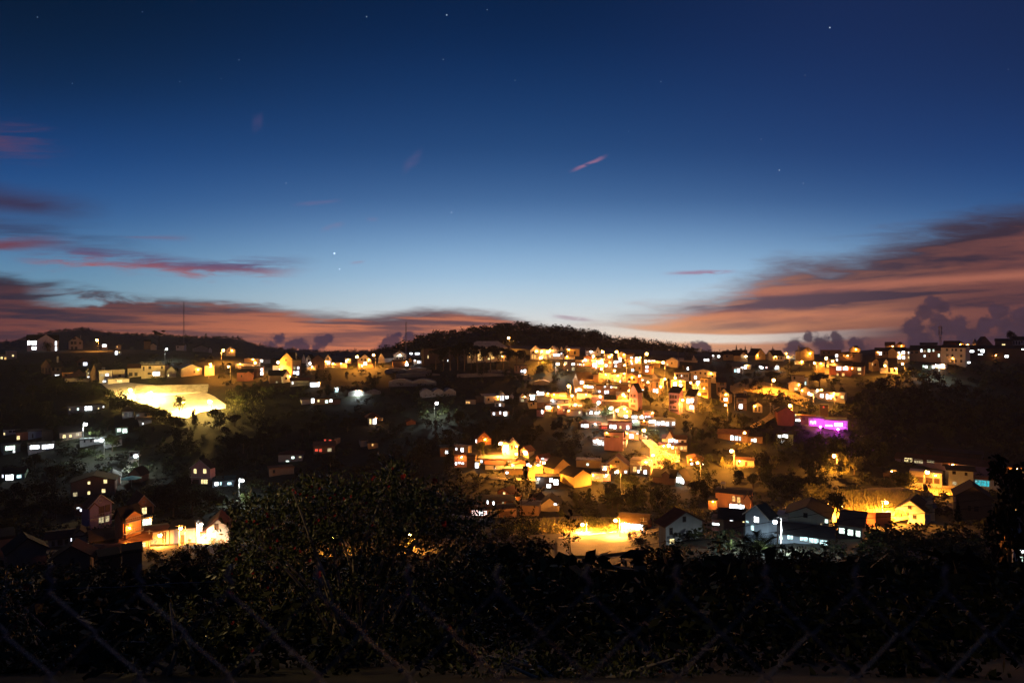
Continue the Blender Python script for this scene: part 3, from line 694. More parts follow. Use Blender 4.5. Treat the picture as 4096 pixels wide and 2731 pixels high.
H('A',(905,718,1032,775),'gf',675,'B','T','house behind with a bright paned window in its gable front',[('v',975,730,1032,773),('d',920,735,955,765)],oh=.9)
H('A',(730,845,1012,908),'gs',800,'O','D','low orange bungalow with brown roof and small gable above a cream wall',[('d',760,862,790,890),('d',900,865,930,895)],dorm=(872,986,858,810))
H('A',(1012,830,1062,960),'gf',800,'G','D','narrow grey house end with two lit windows beside the steep brown gable',[('w',1030,846,1050,872),('w',1028,896,1052,912)],dm=6)
H('A',(1062,852,1150,965),'gf',748,'B','D','steep brown gable end standing left of the floodlit white block',(),dm=8,rot=-20)
H('A',(1165,830,1312,975),'fl',None,'W','P','white flat roofed block glowing beside the floodlit yard',[('v',1175,866,1232,896),('v',1240,862,1280,896),('w',1205,942,1250,975)],dm=9,tank=(1205,805))
H('A',(1312,822,1466,925),'fl',None,'C','P','cream flat roofed block with one dark window and roof frames beside the yard',[('s',1392,872,1424,902)],dm=8)
H('A',(1270,925,1520,985),'fl',None,'W','P','low white annexe at the edge of the floodlit yard',[('w',1370,935,1440,965)],dm=5)
H('A',(1500,800,1660,905),'gs',752,'C','T','left wing of the amber hotel with a dark porch',[('d',1515,850,1560,895),('d',1580,850,1620,895)],dm=8)
H('A',(1662,765,1942,915),'fl',None,'C','D','three storey amber hotel with roof terrace railing and bright lower hall',
  [('d',1745,775,1780,810),('d',1895,775,1915,808),('x',1792,840,1886,890),('d',1735,850,1780,875),('w',1565,920,1578,950),('d',1680,780,1700,830)],bal=(832,752),dm=9,rot=-12)
H('A',(1960,835,2072,915),'gf',780,'G','D','grey gabled house between the amber hotel and the lit barn',[('y',1972,868,1990,900)],dm=7)
H('B',(75,808,320,888),'gf',758,'C','P','broad amber lit gable with bare plaster front near the floodlit yard',[('s',220,830,236,856)],dm=9,rot=10,oh=.25)
H('B',(350,772,462,888),'fl',None,'C','P','plain amber wall of a boxy house behind two small trees',(),dm=6)
# G: dim left slope
H('A',(1440,1305,1572,1390),'hp',1238,'G','D','dim pavilion house with pyramid roof under the floodlit slope',[('d',1470,1320,1500,1375),('d',1515,1320,1545,1375),('w',1434,1330,1448,1362)])
H('A',(1590,1318,1782,1390),'fl',None,'B','D','dim flat wing right of the pyramid roofed pavilion',[('d',1610,1330,1640,1370),('d',1700,1330,1730,1370)])
H('A',(1640,1412,1784,1460),'sh',1400,'G','M','dim low shed with one pale lamp under the pavilion',[('w',1672,1440,1690,1462)])
H('G',(808,62,1236,128),'sh',52,'G','D','long low dark shed with one dazzling opening above the white lamp',[('x',992,70,1088,124),('g',905,85,930,115),('w',1150,92,1168,115),('w',1210,78,1228,98),('q',815,85,832,110)],dm=8)
H('G',(38,345,228,408),'sh',332,'W','D','long white house with dark vents at the left edge of the photo',[('d',105,358,140,376),('d',150,358,200,376),('w',38,375,62,408)],dm=7)
H('G',(190,375,330,476),'gs',345,'R','D','dark red hut with a violet lit doorway below the long white house',[('v',196,412,234,465)],dm=6)
H('G',(331,365,487,452),'gs',340,'U','M','pale blue shed wall between the red hut and the dark garage',[('d',378,392,392,445)],dm=6)
H('G',(490,358,622,470),'fl',None,'X','D','dark brown garage right of the pale blue shed',(),dm=6)
H('G',(700,375,962,458),'gs',308,'B','D','dark house with three lit windows beneath the tall white lamp',[('y',734,400,776,442),('y',812,404,846,436),('v',894,390,930,424)],dm=8)
H('G',(940,456,1245,530),'fl',None,'W','M','long white garden building by the green tinted lamp',[('x',1100,452,1240,490),('d',985,462,1005,490),('d',1060,465,1080,490)],dm=5)
H('G',(1240,456,1436,548),'fl',None,'W','M','white end block hidden by the leafy tree at the green lamp',[('d',1385,480,1405,520)],dm=5)
H('G',(42,522,240,626),'fl',None,'N','M','shop with a green white window at the far left below the red hut',[('g',52,530,186,590),('w',150,590,178,622)],dm=6)
H('G',(335,512,652,610),'fl',None,'W','M','long bright shopfront behind dark leaves on the left slope',[('x',345,520,470,570),('w',480,520,645,580)],dm=6)
H('G',(1368,318,1508,402),'gs',300,'N','D','small green white lit house behind leaves left of centre slope',[('g',1374,326,1428,372),('g',1436,330,1500,392)],dm=6)
H('G',(1520,612,1640,668),'fl',None,'W','M','white steel kiosk beside the alley lamp',[('d',1530,622,1560,660)],dm=4)
H('G',(1512,880,1660,965),'gf',800,'B','D','dark brown long roofed shed along the lit alley',[('s',1525,895,1580,950),('s',1595,895,1645,950)],side=95,oh=.3)
H('G',(1222,905,1418,1010),'gf',855,'W','M','pale grey gabled wing behind the brown two storey house',(),dm=7)
H('G',(835,955,1352,1138),'gf',890,'B','D','wide brown two storey house with five lit windows',[('y',1030,950,1065,986),('y',1216,940,1264,990),('y',1028,1064,1062,1106),('y',1194,1050,1244,1100),('v',858,1064,915,1116)],dm=9,rot=-6,oh=.5)
H('G',(20,862,292,945),'gs',790,'N','D','low house with a dazzling cyan white front at the left edge',[('x',60,868,164,940),('c',192,880,256,922),('v',20,862,42,905)],dm=8)
H('G',(885,1275,992,1360),'sh',1262,'R','T','small red brown lean to with a bright opening beside the violet chalet',[('v',940,1248,990,1308),('w',900,1255,935,1280)],dm=4)
H('G',(1035,1262,1322,1530),'gf',1140,'V','O','violet timber chalet with a round gable window and bright lower room',
  [('s',1055,1290,1138,1372),('s',1164,1282,1226,1390),('s',1242,1280,1296,1358),('x',1050,1412,1142,1455),('w',1050,1470,1130,1496),('q',1160,1408,1226,1482),('q',1242,1402,1292,1482)],side=-52,trim='o',dorm=(1040,1150,1275,1222),bal=(1398,))
H('G',(1572,1248,1810,1378),'gf',1120,'O','T','orange chalet with a round gable window right of the tall chalet',[('y',1664,1262,1725,1338),('s',1735,1262,1785,1338)],dm=8,rot=12,trim='o',dorm=(1555,1665,1250,1200))
H('M',(1335,400,1430,475),'fl',None,'N','M','glass porch glowing green white under the orange chalet',[('g',1340,405,1425,468)],dm=3)
H('M',(1155,402,1322,702),'gs',300,'O','D','tall orange lit chalet with twin dormers over the street',
  [('s',1180,470,1228,542),('s',1256,465,1310,542),('d',1182,410,1216,440),('d',1256,390,1285,436),('x',1188,612,1276,645)],side=-75,bal=(446,552),dorm=(1170,1318,402,352),oh=.5)
H('M',(1160,612,1392,702),'sh',566,'C','O','brown awning shop at the foot of the tall orange chalet',[('w',1188,615,1276,648),('D',1290,640,1318,698),('y',1325,640,1370,698)],dm=3.5,oh=.9)
# ------------------------------------------------------------------ street at the lower left (region M)
H('M',(450,580,806,670),'gs',512,'C','T','low brick roofed bungalow with two violet white windows',[('s',490,605,512,645),('s',546,602,584,642),('s',612,602,640,642),('v',665,594,706,640),('v',730,588,772,636),('v',430,608,454,640)],dm=7,dorm=(676,832,575,520),oh=.7)
H('M',(75,705,440,900),'gf',592,'B','D','big dim grey gable in the lower left corner',(),dm=4,rot=8,oh=.4)
H('M',(500,765,850,900),'gf',662,'B','T','dim gabled house with red brown roof right of the big grey gable',[('d',660,780,700,825)],dm=3.5,oh=.6)
H('M',(-40,585,142,800),'fl',None,'B','D','dark block with a lit roof edge cut by the left edge of the photo',(),dm=8)
H('M',(935,762,1136,900),'fl',None,'X','D','dark flat shed in front of the orange street',(),dm=5)
H('M',(1150,712,1336,900),'fl',None,'X','D','taller dark box beside the flat shed in front of the orange street',(),dm=5)
H('M',(880,590,1112,690),'gs',495,'X','S','thatched dark pavilion between the violet chalet and the tall orange one',(),dm=6,oh=.8)
H('M',(1945,492,2152,640),'gf',410,'C','T','orange lit gabled house behind the flowering shrub',[('s',2020,455,2052,508),('w',1986,535,2032,582),('s',1918,540,1940,590)],dm=8)
H('M',(1900,540,2060,640),'sh',515,'C','O','porch roof of the orange house behind the flowering shrub',[('w',1980,545,2030,580)],dm=3)
H('M',(1335,530,1592,655),'gs',482,'C','O','open fronted street stall with a brown roof',[('o',1420,595,1480,645),('D',1530,545,1560,640)],dm=6)
H('M',(1600,500,1850,640),'sh',470,'G','D','dark roofed workshop between the stall and the bright white lamp',[('s',1690,560,1730,640),('o',1765,600,1800,640)],dm=6)
H('M',(1848,446,1902,640),'fl',None,'W','M','narrow white stair tower lit by the bright white lamp',[('w',1854,455,1866,630)],dm=3)
# ------------------------------------------------------------------ left centre ridge (region B)
H('B',(225,562,392,612),'gf',530,'G','D','dim grey wide gable on the ridge left of the big amber lamp',(),dm=8)
H('B',(395,575,432,622),'gf',556,'W','D','narrow pale cabin beside the dim grey gable',(),dm=4)
H('B',(600,590,708,655),'gf',545,'C','P','amber house tucked behind the big left ridge lamp',[('v',596,655,625,690)],dm=7)
H('B',(815,690,986,765),'fl',None,'Y','P','pale yellow block on the ridge right of the big lamp',(),dm=7)
H('B',(712,745,1002,800),'gs',735,'C','P','long low amber house in front of the pale yellow block',[('o',790,765,815,785)],dm=5)
H('B',(782,782,1040,918),'fl',None,'B','D','brown flat roofed block with a stack of two bright windows',[('v',1004,800,1038,836),('x',1004,845,1038,886),('d',820,810,850,850),('d',900,810,930,850)],dm=8)
H('B',(1040,702,1122,748),'sh',692,'U','M','pale blue wall with a white lamp at its corner',(),dm=5)
H('B',(1150,768,1282,830),'gs',742,'C','D','amber cottage with twin small bright windows left of the yellow gable',[('v',1194,803,1216,826),('v',1222,803,1243,826)],dm=6)
H('B',(1236,700,1392,885),'gf',618,'Y','D','large plain yellow gable with a steep dark roof',[('d',1296,695,1314,718)],side=88,chim=(1385,622),oh=.3)
H('B',(1384,700,1482,905),'fl',None,'B','D','dark wing with four bright windows beside the yellow gable',[('v',1390,778,1416,816),('v',1434,780,1462,816),('v',1388,834,1418,872),('v',1424,832,1460,882),('y',1412,888,1432,914)],dm=6)
H('B',(1492,690,1534,742),'gf',625,'W','D','slim white spire topped house left of the twin white gables',(),dm=4)
H('B',(1540,690,1602,812),'gf',642,'W','D','white gable with dark timber lines joined to a dark roof',[('d',1562,700,1580,735)],side=40,oh=.3)
H('B',(1602,705,1757,822),'gf',645,'B','D','brown gable in shadow between two white gables',[('d',1680,760,1700,800)],dm=8)
H('B',(1548,780,1652,828),'fl',None,'W','P','low white porch lit amber under the timbered white gable',[('o',1560,790,1580,815)],dm=4)
H('B',(1756,692,1842,792),'gf',640,'W','M','white gable house with a round vent and one dazzling window',[('d',1790,680,1808,695),('v',1785,715,1826,756)],dm=7)
H('B',(1836,742,1942,792),'sh',734,'C','P','low amber wall house right of the dazzling window',(),dm=4)
H('B',(1942,742,2024,800),'fl',None,'C','P','small cream block on the ridge left of the white chalet',(),dm=5)
H('B',(2000,690,2068,750),'fl',None,'C','P','cream block with a violet lamp left of the white chalet',[('v',2000,702,2026,738)],dm=5)
H('B',(728,850,916,950),'gs',812,'R','D','dim brick house with a dazzling side door on the left centre slope',[('d',775,880,790,905),('w',836,930,862,958),('y',880,930,906,962),('x',910,905,945,976)],dorm=(812,918,870,838),dm=7)
H('B',(1112,885,1272,975),'gs',825,'B','D','dim brown house with a long dark roof below the yellow gable',[('q',1185,955,1205,975)],dm=8)
H('B',(1270,892,1358,975),'gf',822,'W','D','half timbered white gable below the yellow gable',[('y',1340,885,1356,905),('d',1295,905,1320,935)],side=-30,oh=.3)
H('B',(1358,948,1580,1012),'sh',920,'G','T','dim long shed joined to the bright white garage',[('w',1374,955,1392,990),('q',1310,955,1330,975)],dm=6)
H('B',(1578,965,1712,1024),'fl',None,'W','M','garage glowing white across its whole front on the dark centre slope',[('x',1582,968,1706,1020)],dm=6)
H('B',(1876,1030,1926,1090),'fl',None,'U','M','tiny lit kiosk on the dark slope right of the white garage',[('c',1882,1036,1920,1084)],dm=4)
H('B',(1590,1150,1862,1225),'fl',None,'Y','D','long low house with three lit windows above the dark slope',[('x',1600,1150,1640,1212),('y',1674,1168,1702,1198),('g',1764,1175,1802,1214),('x',1814,1168,1852,1202)],dm=6)
H('B',(1490,1172,1588,1225),'sh',1165,'W','M','pale annexe at the left end of the three window house',(),dm=5)
H('B',(1862,1165,1946,1228),'fl',None,'B','D','dim brown annexe at the right end of the three window house',(),dm=5)
H('B',(2150,700,2312,745),'gf',635,'W','D','white timbered chalet front between two amber lamps',[('d',2186,688,2206,710),('d',2228,690,2248,720),('d',2275,695,2292,715)],dm=8)
H('B',(2150,742,2330,800),'fl',None,'B','D','dark shopfront with violet white lamps under the timbered chalet',[('v',2160,760,2180,790),('v',2190,762,2210,785),('x',2216,728,2260,765)],dm=5)
H('C',(332,682,408,742),'gf',618,'W','D','steep white gable with a long dark roof right of the amber lamps',(),side=105,oh=.2)
H('C',(510,640,656,705),'gf',602,'C','P','cream gable house with a row of dark windows below the tall mast',[('d',545,670,572,694),('d',578,670,602,694),('d',606,670,622,694)],dm=8)
H('C',(508,718,690,780),'gs',705,'B','D','dark low house with one white window under the cream gable',[('x',646,742,686,776)],dm=6)
H('C',(680,700,740,735),'gf',675,'Y','D','tiny yellow gable left of the long dark roof',(),side=10,dm=5)
H('C',(742,702,866,752),'gs',680,'B','D','long dark roofed house with a band of violet lights',[('v',790,712,828,746),('v',832,712,864,746)],dm=6)
H('C',(700,618,830,665),'sh',605,'W','D','greenish lit cottage with white lamps behind the mast foot',[('x',700,618,735,640),('w',760,615,822,645)],dm=5)
H('C',(866,572,1230,775),'fl',None,'X','D','tall dark building with one lit orange side and slit windows',[('y',912,650,924,690),('w',1094,700,1106,722),('w',1152,705,1164,735),('y',1154,610,1164,630),('y',1096,618,1104,634)],side=-28)
H('C',(1378,560,1852,730),'hp',482,'C','P','large amber lit pavilion shining through the dark pines',[('o',1400,600,1450,680),('o',1500,600,1560,720),('o',1640,600,1700,700),('y',1620,680,1650,700),('o',1740,600,1800,690)],dm=10,rot=0)
H('C',(1932,765,2078,862),'fl',None,'B','D','dim brown two storey block with twin violet windows under the pines',[('v',2008,820,2030,852),('x',2044,814,2070,858),('d',1950,775,1965,800),('d',1990,775,2005,800)],dm=7)
H('C',(1595,1130,1755,1212),'sh',1110,'C','P','long pale building side in front of the white pinnacles',[('d',1620,1150,1640,1180)],dm=6,rot=20)
H('C',(1755,1108,1822,1200),'gf',1075,'W','M','white front with twin pinnacles beside the long pale building',[('w',1765,1120,1780,1185),('w',1790,1120,1810,1185)],dm=5)
H('C',(1358,1168,1478,1225),'gs',1145,'B','D','dim brown house with one warm double window left of the long pale building',[('o',1360,1190,1384,1216),('o',1388,1190,1412,1216)],dm=6)
H('C',(1478,1130,1596,1205),'fl',None,'X','D','dark flat block left of the long pale building',(),dm=6)
H('C',(1702,1200,1812,1256),'gs',1188,'W','D','white lit cottage under the twin pinnacle front',[('w',1752,1215,1776,1248),('d',1720,1218,1740,1245)],dm=5)
H('C',(1668,1305,1872,1366),'gs',1262,'C','D','low house with three bright windows at the left foot of the town',[('v',1678,1316,1706,1350),('v',1755,1305,1776,1342),('x',1806,1310,1848,1362)],dm=7)
H('C',(1870,1132,1932,1175),'gf',1098,'W','D','small plain white gable right of the shop with a white lamp',(),dm=5)
H('C',(1818,1118,1872,1170),'fl',None,'W','M','tiny shop with a dazzling front between two white gables',[('x',1824,1126,1866,1160)],dm=4)
H('C',(218,1378,322,1468),'hp',1318,'G','T','lone cottage with a yellow lit front on the dark centre slope',[('y',226,1390,252,1462),('x',268,1392,310,1464),('y',160,1418,196,1446)],dm=6,oh=1.3)
H('C',(322,1380,384,1420),'gs',1372,'C','D','small pale lean to at the right of the lone yellow cottage',(),dm=4)
H('C',(668,1430,772,1468),'gf',1406,'O','T','small amber gable alone among dark trees at centre',(),dm=6)
# ------------------------------------------------------------------ the lit town (region D)
H('D',(358,590,472,700),'gf',540,'W','P','leftmost white villa of the bright amber row under the wooded hill',[('o',372,640,392,690),('o',400,640,420,690),('d',380,600,400,625)],dm=8,bal=(632,))
H('D',(474,580,568,700),'fl',None,'W','P','flat topped white villa in the middle of the bright amber row',[('y',490,640,515,690),('o',525,640,550,690)],dm=8)
H('D',(570,588,668,690),'gf',542,'W','P','gabled white villa at the right of the bright amber row',[('x',630,632,664,662),('y',580,640,600,680),('d',600,560,620,580)],dm=8)
H('D',(668,630,740,690),'gs',610,'W','D','low cottage with a dazzling violet white front right of the villa row',[('x',640,630,704,662),('v',712,618,732,638)],dm=5)
H('D',(655,580,700,640),'gf',545,'C','D','first of the little pointed gables under the wooded hill',(),dm=5)
H('D',(705,580,748,640),'gf',540,'W','D','second little pointed gable with a pale front under the wooded hill',(),dm=5)
H('D',(758,578,796,640),'gf',538,'C','P','third little pointed gable with one bright roof slope under the wooded hill',(),dm=5)
H('D',(782,575,932,655),'gs',556,'Y','P','broad amber house with an antenna right of the little pointed gables',[('d',800,600,815,625),('d',870,600,890,640)],dm=7)
H('D',(765,660,880,720),'fl',None,'Y','O','amber terrace house with white posts under the broad amber house',[('o',780,670,800,710),('w',840,690,860,715)],dm=5)
H('D',(1020,595,1120,660),'gs',565,'W','M','white walled house under the wooded hill left of the pointed attic',[('d',1040,610,1055,630)],dm=7)
H('D',(1118,600,1182,660),'gf',548,'W','D','white pointed attic house under the wooded hill left of the twin lamps',[('d',1140,600,1155,620)],dm=7)
H('D',(738,702,884,835),'fl',None,'X','D','dark block with scattered violet windows in the upper town',[('v',756,722,790,756),('x',842,740,882,766),('v',842,786,878,830),('y',790,815,800,830)],dm=8)
H('D',(886,708,990,790),'fl',None,'B','P','brown house with a row of lit windows and pale balcony',[('y',906,745,922,766),('w',930,745,946,766),('y',952,745,968,772),('w',982,744,1008,772)],bal=(722,),dm=6)
H('D',(984,668,1078,775),'gf',648,'O','D','brown gable with a wide violet window in the upper town',[('v',998,692,1018,726),('v',1022,692,1042,726)],dm=6)
H('D',(1080,690,1150,800),'fl',None,'K','D','pink walled house with a dazzling violet bay window',[('x',1088,740,1142,786),('v',1084,670,1100,690),('v',1122,786,1138,808)],dm=6)
H('D',(1150,692,1222,790),'fl',None,'C','P','cream house glowing white upstairs right of the pink one',[('x',1156,710,1214,756)],dm=6)
H('D',(1226,720,1330,800),'gs',700,'X','D','dark house with four round violet windows below the twin lamps',[('v',1230,752,1264,786),('v',1276,714,1310,748),('v',1276,764,1306,794)],dm=6)
H('D',(1330,700,1432,800),'fl',None,'X','D','dark flat house with bright openings below the second twin lamp',[('x',1338,715,1378,746),('v',1345,765,1376,788),('x',1396,676,1430,726)],dm=6)
H('D',(1240,640,1330,690),'fl',None,'C','P','amber block directly under the first of the twin lamps',[('o',1260,655,1280,680)],dm=5)
H('D',(1380,640,1480,690),'gf',610,'C','P','amber house directly under the second of the twin lamps',[('y',1395,655,1415,680)],dm=5)
H('D',(1470,712,1584,770),'gf',682,'C','P','cream wide gable with a violet light right of the twin lamps',[('v',1540,735,1562,760),('d',1490,735,1510,755)],dm=6)
H('D',(1450,640,1560,690),'gs',620,'C','O','amber roofed house behind the cream wide gable',[('x',1534,668,1574,692)],dm=6)
H('D',(1584,668,1660,748),'fl',None,'C','P','cream shop with two white lights left of the tall ridge lamp',[('x',1592,670,1616,740),('w',1625,690,1645,720)],dm=5)
H('D',(1540,765,1672,858),'fl',None,'Y','P','yellow two storey block with two dark windows in the upper town',[('d',1575,790,1592,812),('d',1632,788,1650,810),('x',1515,810,1575,838),('o',1636,838,1656,858)],dm=7)
H('D',(1690,702,1840,750),'gs',680,'X','D','dark roof with a line of white lights under the tall ridge lamp',[('x',1696,708,1730,736),('w',1742,706,1770,728),('w',1776,706,1830,724)],dm=5)
H('D',(1672,765,1806,872),'fl',None,'B','D','dark side house with two violet windows right of the yellow block',[('v',1710,768,1746,806),('v',1704,820,1746,846),('d',1785,775,1797,805)],dm=7)
H('D',(1955,712,2092,790),'gf',678,'C','P','amber gable right of the ridge lamp above the dark orchard',[('y',1955,740,1978,768),('d',2010,730,2030,752)],dm=7)
H('D',(1780,740,1880,790),'gs',720,'Y','P','amber roofed shed left of the lamp above the dark orchard',(),dm=6)
H('D',(2160,712,2322,730),'fl',None,'C','P','low temple wall with tiny posts on the ridge',(),dm=4)
H('D',(2252,688,2300,716),'fl',None,'C','P','small stacked temple tower standing on the low ridge wall',[('d',2260,695,2275,712)],dorm=(2262,2290,690,655),dm=3,name='temple_tower',cat='tower')
H('D',(2095,700,2160,720),'gs',685,'W','P','pale low roof left of the temple wall',(),dm=5)
H('D',(925,948,1098,972),'gs',848,'C','S','barn with one huge sloping olive roof in the middle town',(),dm=10,rot=16)
H('D',(1096,868,1158,970),'fl',None,'B','D','shaded brown end wall between the olive roof and the cream house',(),dm=6)
H('D',(1158,866,1272,972),'fl',None,'C','P','plain cream box house right of the huge olive roof',[('w',1262,935,1274,958)],dm=7,rot=-16)
H('D',(862,945,918,1000),'gf',915,'W','P','first of two small white gables left of the olive roof',(),dm=5,oh=.2)
H('D',(922,955,992,1000),'gf',930,'W','P','second small white gable with a violet lit front',[('x',942,950,982,986)],dm=5,oh=.2)
H('D',(1276,880,1420,965),'fl',None,'Y','P','amber terraced house front behind small round trees',[('w',1372,875,1398,900),('x',1412,940,1446,972),('o',1300,905,1340,945),('y',1340,930,1370,960)],dm=6)
H('D',(1420,860,1480,960),'fl',None,'C','P','narrow amber house front left of the orange gable',[('o',1430,900,1460,940),('d',1440,870,1460,890)],dm=5)
H('D',(1478,905,1618,992),'gf',862,'O','O','bright orange gabled house with pale trim in the middle town',[('d',1505,920,1540,950),('d',1560,920,1590,950),('y',1500,955,1530,985)],side=48,trim=True)
H('D',(1460,858,1612,905),'gs',838,'B','D','dark brown roof behind the bright orange gable',(),dm=7)
H('D',(1608,912,1790,975),'fl',None,'C','P','shop row with a dazzling white front right of the orange gable',[('x',1612,932,1690,972),('w',1700,938,1786,958)],dm=6)
H('D',(1770,905,1862,965),'gf',870,'W','D','white zigzag gable with a dark roof above the brown tower',(),side=38,trim=True)
H('D',(1790,925,1880,1112),'fl',None,'B','P','tall brown tower block with violet lower windows',[('v',1798,1046,1830,1088),('v',1838,1042,1860,1098),('d',1835,970,1865,1030)],side=50,bal=(965,))
H('D',(2060,862,2224,950),'fl',None,'W','P','white flat roofed long house with a row of dark windows',[('d',2075,875,2095,900),('d',2108,875,2128,900),('d',2165,875,2182,905),('d',2190,875,2208,905),('w',2128,882,2142,900)],dm=8)
H('D',(2012,945,2182,1060),'fl',None,'Y','P','dazzling amber block behind the pink tower',[('x',2035,965,2080,1010),('y',2100,985,2150,1020)],dm=7,bal=(965,))
H('D',(1985,1090,2108,1345),'sh',1030,'K','D','pink tower house with rows of dark windows',
  [('s',1996,1120,2018,1160),('s',2026,1122,2044,1160),('s',2054,1122,2078,1160),('s',1998,1188,2020,1225),('s',2026,1186,2042,1222),('s',2052,1188,2078,1206),('s',1998,1250,2018,1280),('s',2030,1250,2075,1275),('s',1992,1292,2100,1310)],side=42)
H('D',(2190,1128,2290,1318),'sh',1062,'W','D','narrow white tower house with three dazzling windows',[('x',2196,1160,2230,1224),('x',2238,1156,2282,1210),('x',2230,1240,2282,1288),('d',2270,1180,2285,1230)],side=34)
H('D',(1516,1080,1622,1300),'gf',985,'K','D','tall grey pink tower with a steep gable and dark windows',[('s',1535,1110,1555,1140),('s',1570,1110,1595,1140),('s',1535,1175,1555,1205),('s',1570,1175,1595,1205),('s',1540,1235,1590,1260)],side=50,rot=0)
H('D',(1405,995,1520,1080),'gs',975,'B','D','dark brown building with a violet light left of the grey pink tower',[('v',1515,986,1546,1014),('d',1410,1030,1425,1050)],dm=7)
H('D',(1640,965,1780,1060),'gs',950,'B','D','brown gabled house right of the grey pink tower top',[('d',1680,980,1705,1010),('w',1664,1048,1694,1088)],dm=7)
H('D',(868,1005,1120,1040),'fl',None,'C','P','long flat amber roof terrace by the big left lamp',[('x',1020,1008,1100,1030)],dm=7)
H('D',(872,1035,972,1092),'fl',None,'C','P','low house dazzling amber white right of the big left lamp',[('x',882,1042,964,1086)],dm=5)
H('D',(972,1040,1130,1110),'fl',None,'G','P','dim grey block with a lit parapet in the middle town',[('d',990,1055,1020,1080),('o',1080,1040,1110,1060)],dm=6)
H('D',(1126,1000,1400,1110),'fl',None,'B','D','long dark building with a row of violet windows on two floors',
  [('v',1250,985,1276,1010),('v',1222,1010,1246,1028),('v',1296,1012,1322,1032),('v',1328,1014,1350,1032),('v',1352,1016,1380,1038),('v',1124,1058,1150,1084),('v',1156,1062,1182,1090),('v',1226,1060,1250,1104),('v',1254,1060,1280,1100)],dm=7)
H('D',(906,1095,1072,1165),'gs',1072,'G','D','dim grey house with one cyan window under the lit parapet',[('c',1002,1098,1022,1124)],dm=6)
H('D',(1372,1125,1496,1195),'gs',1078,'O','P','orange roofed house with a bright white dormer',(),dorm=(1380,1450,1170,1095),dm=6,trim=True)
H('D',(1196,1185,1512,1248),'fl',None,'X','P','long dark warehouse with a lit roof edge',[('d',1220,1200,1240,1225)],dm=7)
H('D',(1080,1140,1200,1215),'sh',1130,'K','P','pale pink low house left of the long dark warehouse',(),dm=6)
H('D',(232,1128,302,1200),'gf',1092,'W','D','white gable with dark balcony in the left foot of the town',[('d',250,1120,290,1135),('w',245,1160,285,1195)],dm=5,bal=(1145,))
H('D',(300,1150,342,1200),'gf',1082,'W','D','slim white pointed wall beside the white gable with balcony',(),dm=4)
H('D',(338,1105,432,1180),'fl',None,'U','M','shop with a broad cyan lit front in the left foot of the town',[('c',342,1108,420,1132),('x',355,1135,405,1172)],dm=5)
H('D',(430,1075,530,1128),'fl',None,'W','M','dazzling white flat shop above the cyan one',[('x',436,1082,522,1118)],dm=4)
H('D',(525,1090,590,1140),'fl',None,'O','D','small orange block right of the dazzling white shop',[('o',540,1100,575,1130)],dm=4)
H('D',(342,1192,436,1282),'fl',None,'Y','D','dim yellow house wall with two dark windows',[('d',360,1215,375,1245),('d',385,1200,405,1230)],dm=6)
H('D',(436,1205,586,1270),'sh',1190,'B','D','brown shed right of the dim yellow house',[('s',520,1215,545,1260)],dm=6)
H('D',(584,1172,804,1230),'fl',None,'G','M','long grey corrugated shed in the left foot of the town',[('d',600,1180,615,1205),('d',660,1180,675,1205),('d',750,1180,765,1205)],dm=5)
H('D',(600,1105,784,1150),'sh',1095,'O','O','orange lit low roof above the grey corrugated shed',[('o',690,1105,770,1125)],dm=5)
H('D',(430,1285,512,1365),'fl',None,'K','D','pinkish box with a bright door at its corner',[('x',486,1288,506,1336)],dm=5)
H('D',(515,1262,615,1310),'fl',None,'O','P','low orange shop with a dazzling sign board',[('x',536,1244,594,1284),('o',540,1290,600,1308)],dm=4)
H('D',(670,1240,802,1345),'fl',None,'K','P','dark pink box with a lit yellow roof edge',[('w',742,1286,758,1302)],dm=6)
H('D',(802,1220,966,1268),'fl',None,'W','M','pale low wall house behind the dark roofed house',[('d',830,1235,850,1260),('d',900,1235,915,1260)],dm=4)
H('D',(780,1290,968,1362),'gs',1258,'B','D','dark roofed long house with one warm window',[('y',924,1306,946,1336),('w',796,1296,812,1312)],dm=7)
H('D',(1008,1308,1192,1368),'hp',1255,'B','D','dark hipped house with two bright windows under the white lamp',[('x',1054,1306,1088,1342),('x',1116,1310,1146,1342),('w',1178,1318,1192,1342),('q',1008,1316,1026,1342)],dm=7)
H('D',(1388,1298,1552,1380),'gf',1258,'Y','P','pale yellow gable with a white lamp over its door',[('x',1450,1268,1480,1286),('x',1454,1352,1506,1392)],dm=7)
H('D',(1540,1352,1700,1402),'fl',None,'U','M','blue white shop row right of the pale yellow gable',[('x',1550,1354,1614,1396),('w',1640,1360,1692,1394)],dm=5)
H('D',(1694,1312,1808,1404),'fl',None,'K','M','pinkish box house with two violet lights in a row',[('v',1704,1362,1734,1394),('v',1740,1362,1768,1388)],dm=6)
H('D',(1742,1412,2064,1488),'sh',1398,'W','M','long bright white lit hall at the right foot of the town',[('x',1746,1412,1830,1446),('w',1840,1425,1890,1470),('x',1896,1422,1936,1470),('w',1944,1430,1990,1480),('w',2022,1428,2060,1470)],dm=7)
H('D',(942,1450,1050,1508),'hp',1402,'O','T','little hut with a red hipped roof and one big bright window',[('x',982,1456,1044,1498),('w',952,1456,976,1495)],dm=5,oh=.5)
H('D',(1050,1448,1188,1505),'gs',1428,'B','T','low brown house right of the red hipped hut',[('d',1080,1460,1100,1490)],dm=6)
H('D',(1160,1478,1276,1520),'sh',1468,'R','O','low shed glowing red beside the pink house',[('r',1188,1482,1266,1516)],dm=5)
H('D',(1278,1425,1548,1540),'fl',None,'K','D','pink flat house with twin arched violet windows',[('x',1290,1464,1322,1512),('x',1330,1464,1368,1516),('y',1404,1476,1430,1510),('x',1486,1470,1518,1520)],dm=7)
H('D',(1480,1450,1552,1478),'gs',1432,'B','D','small dark porch roof against the pink flat house',(),dm=3)
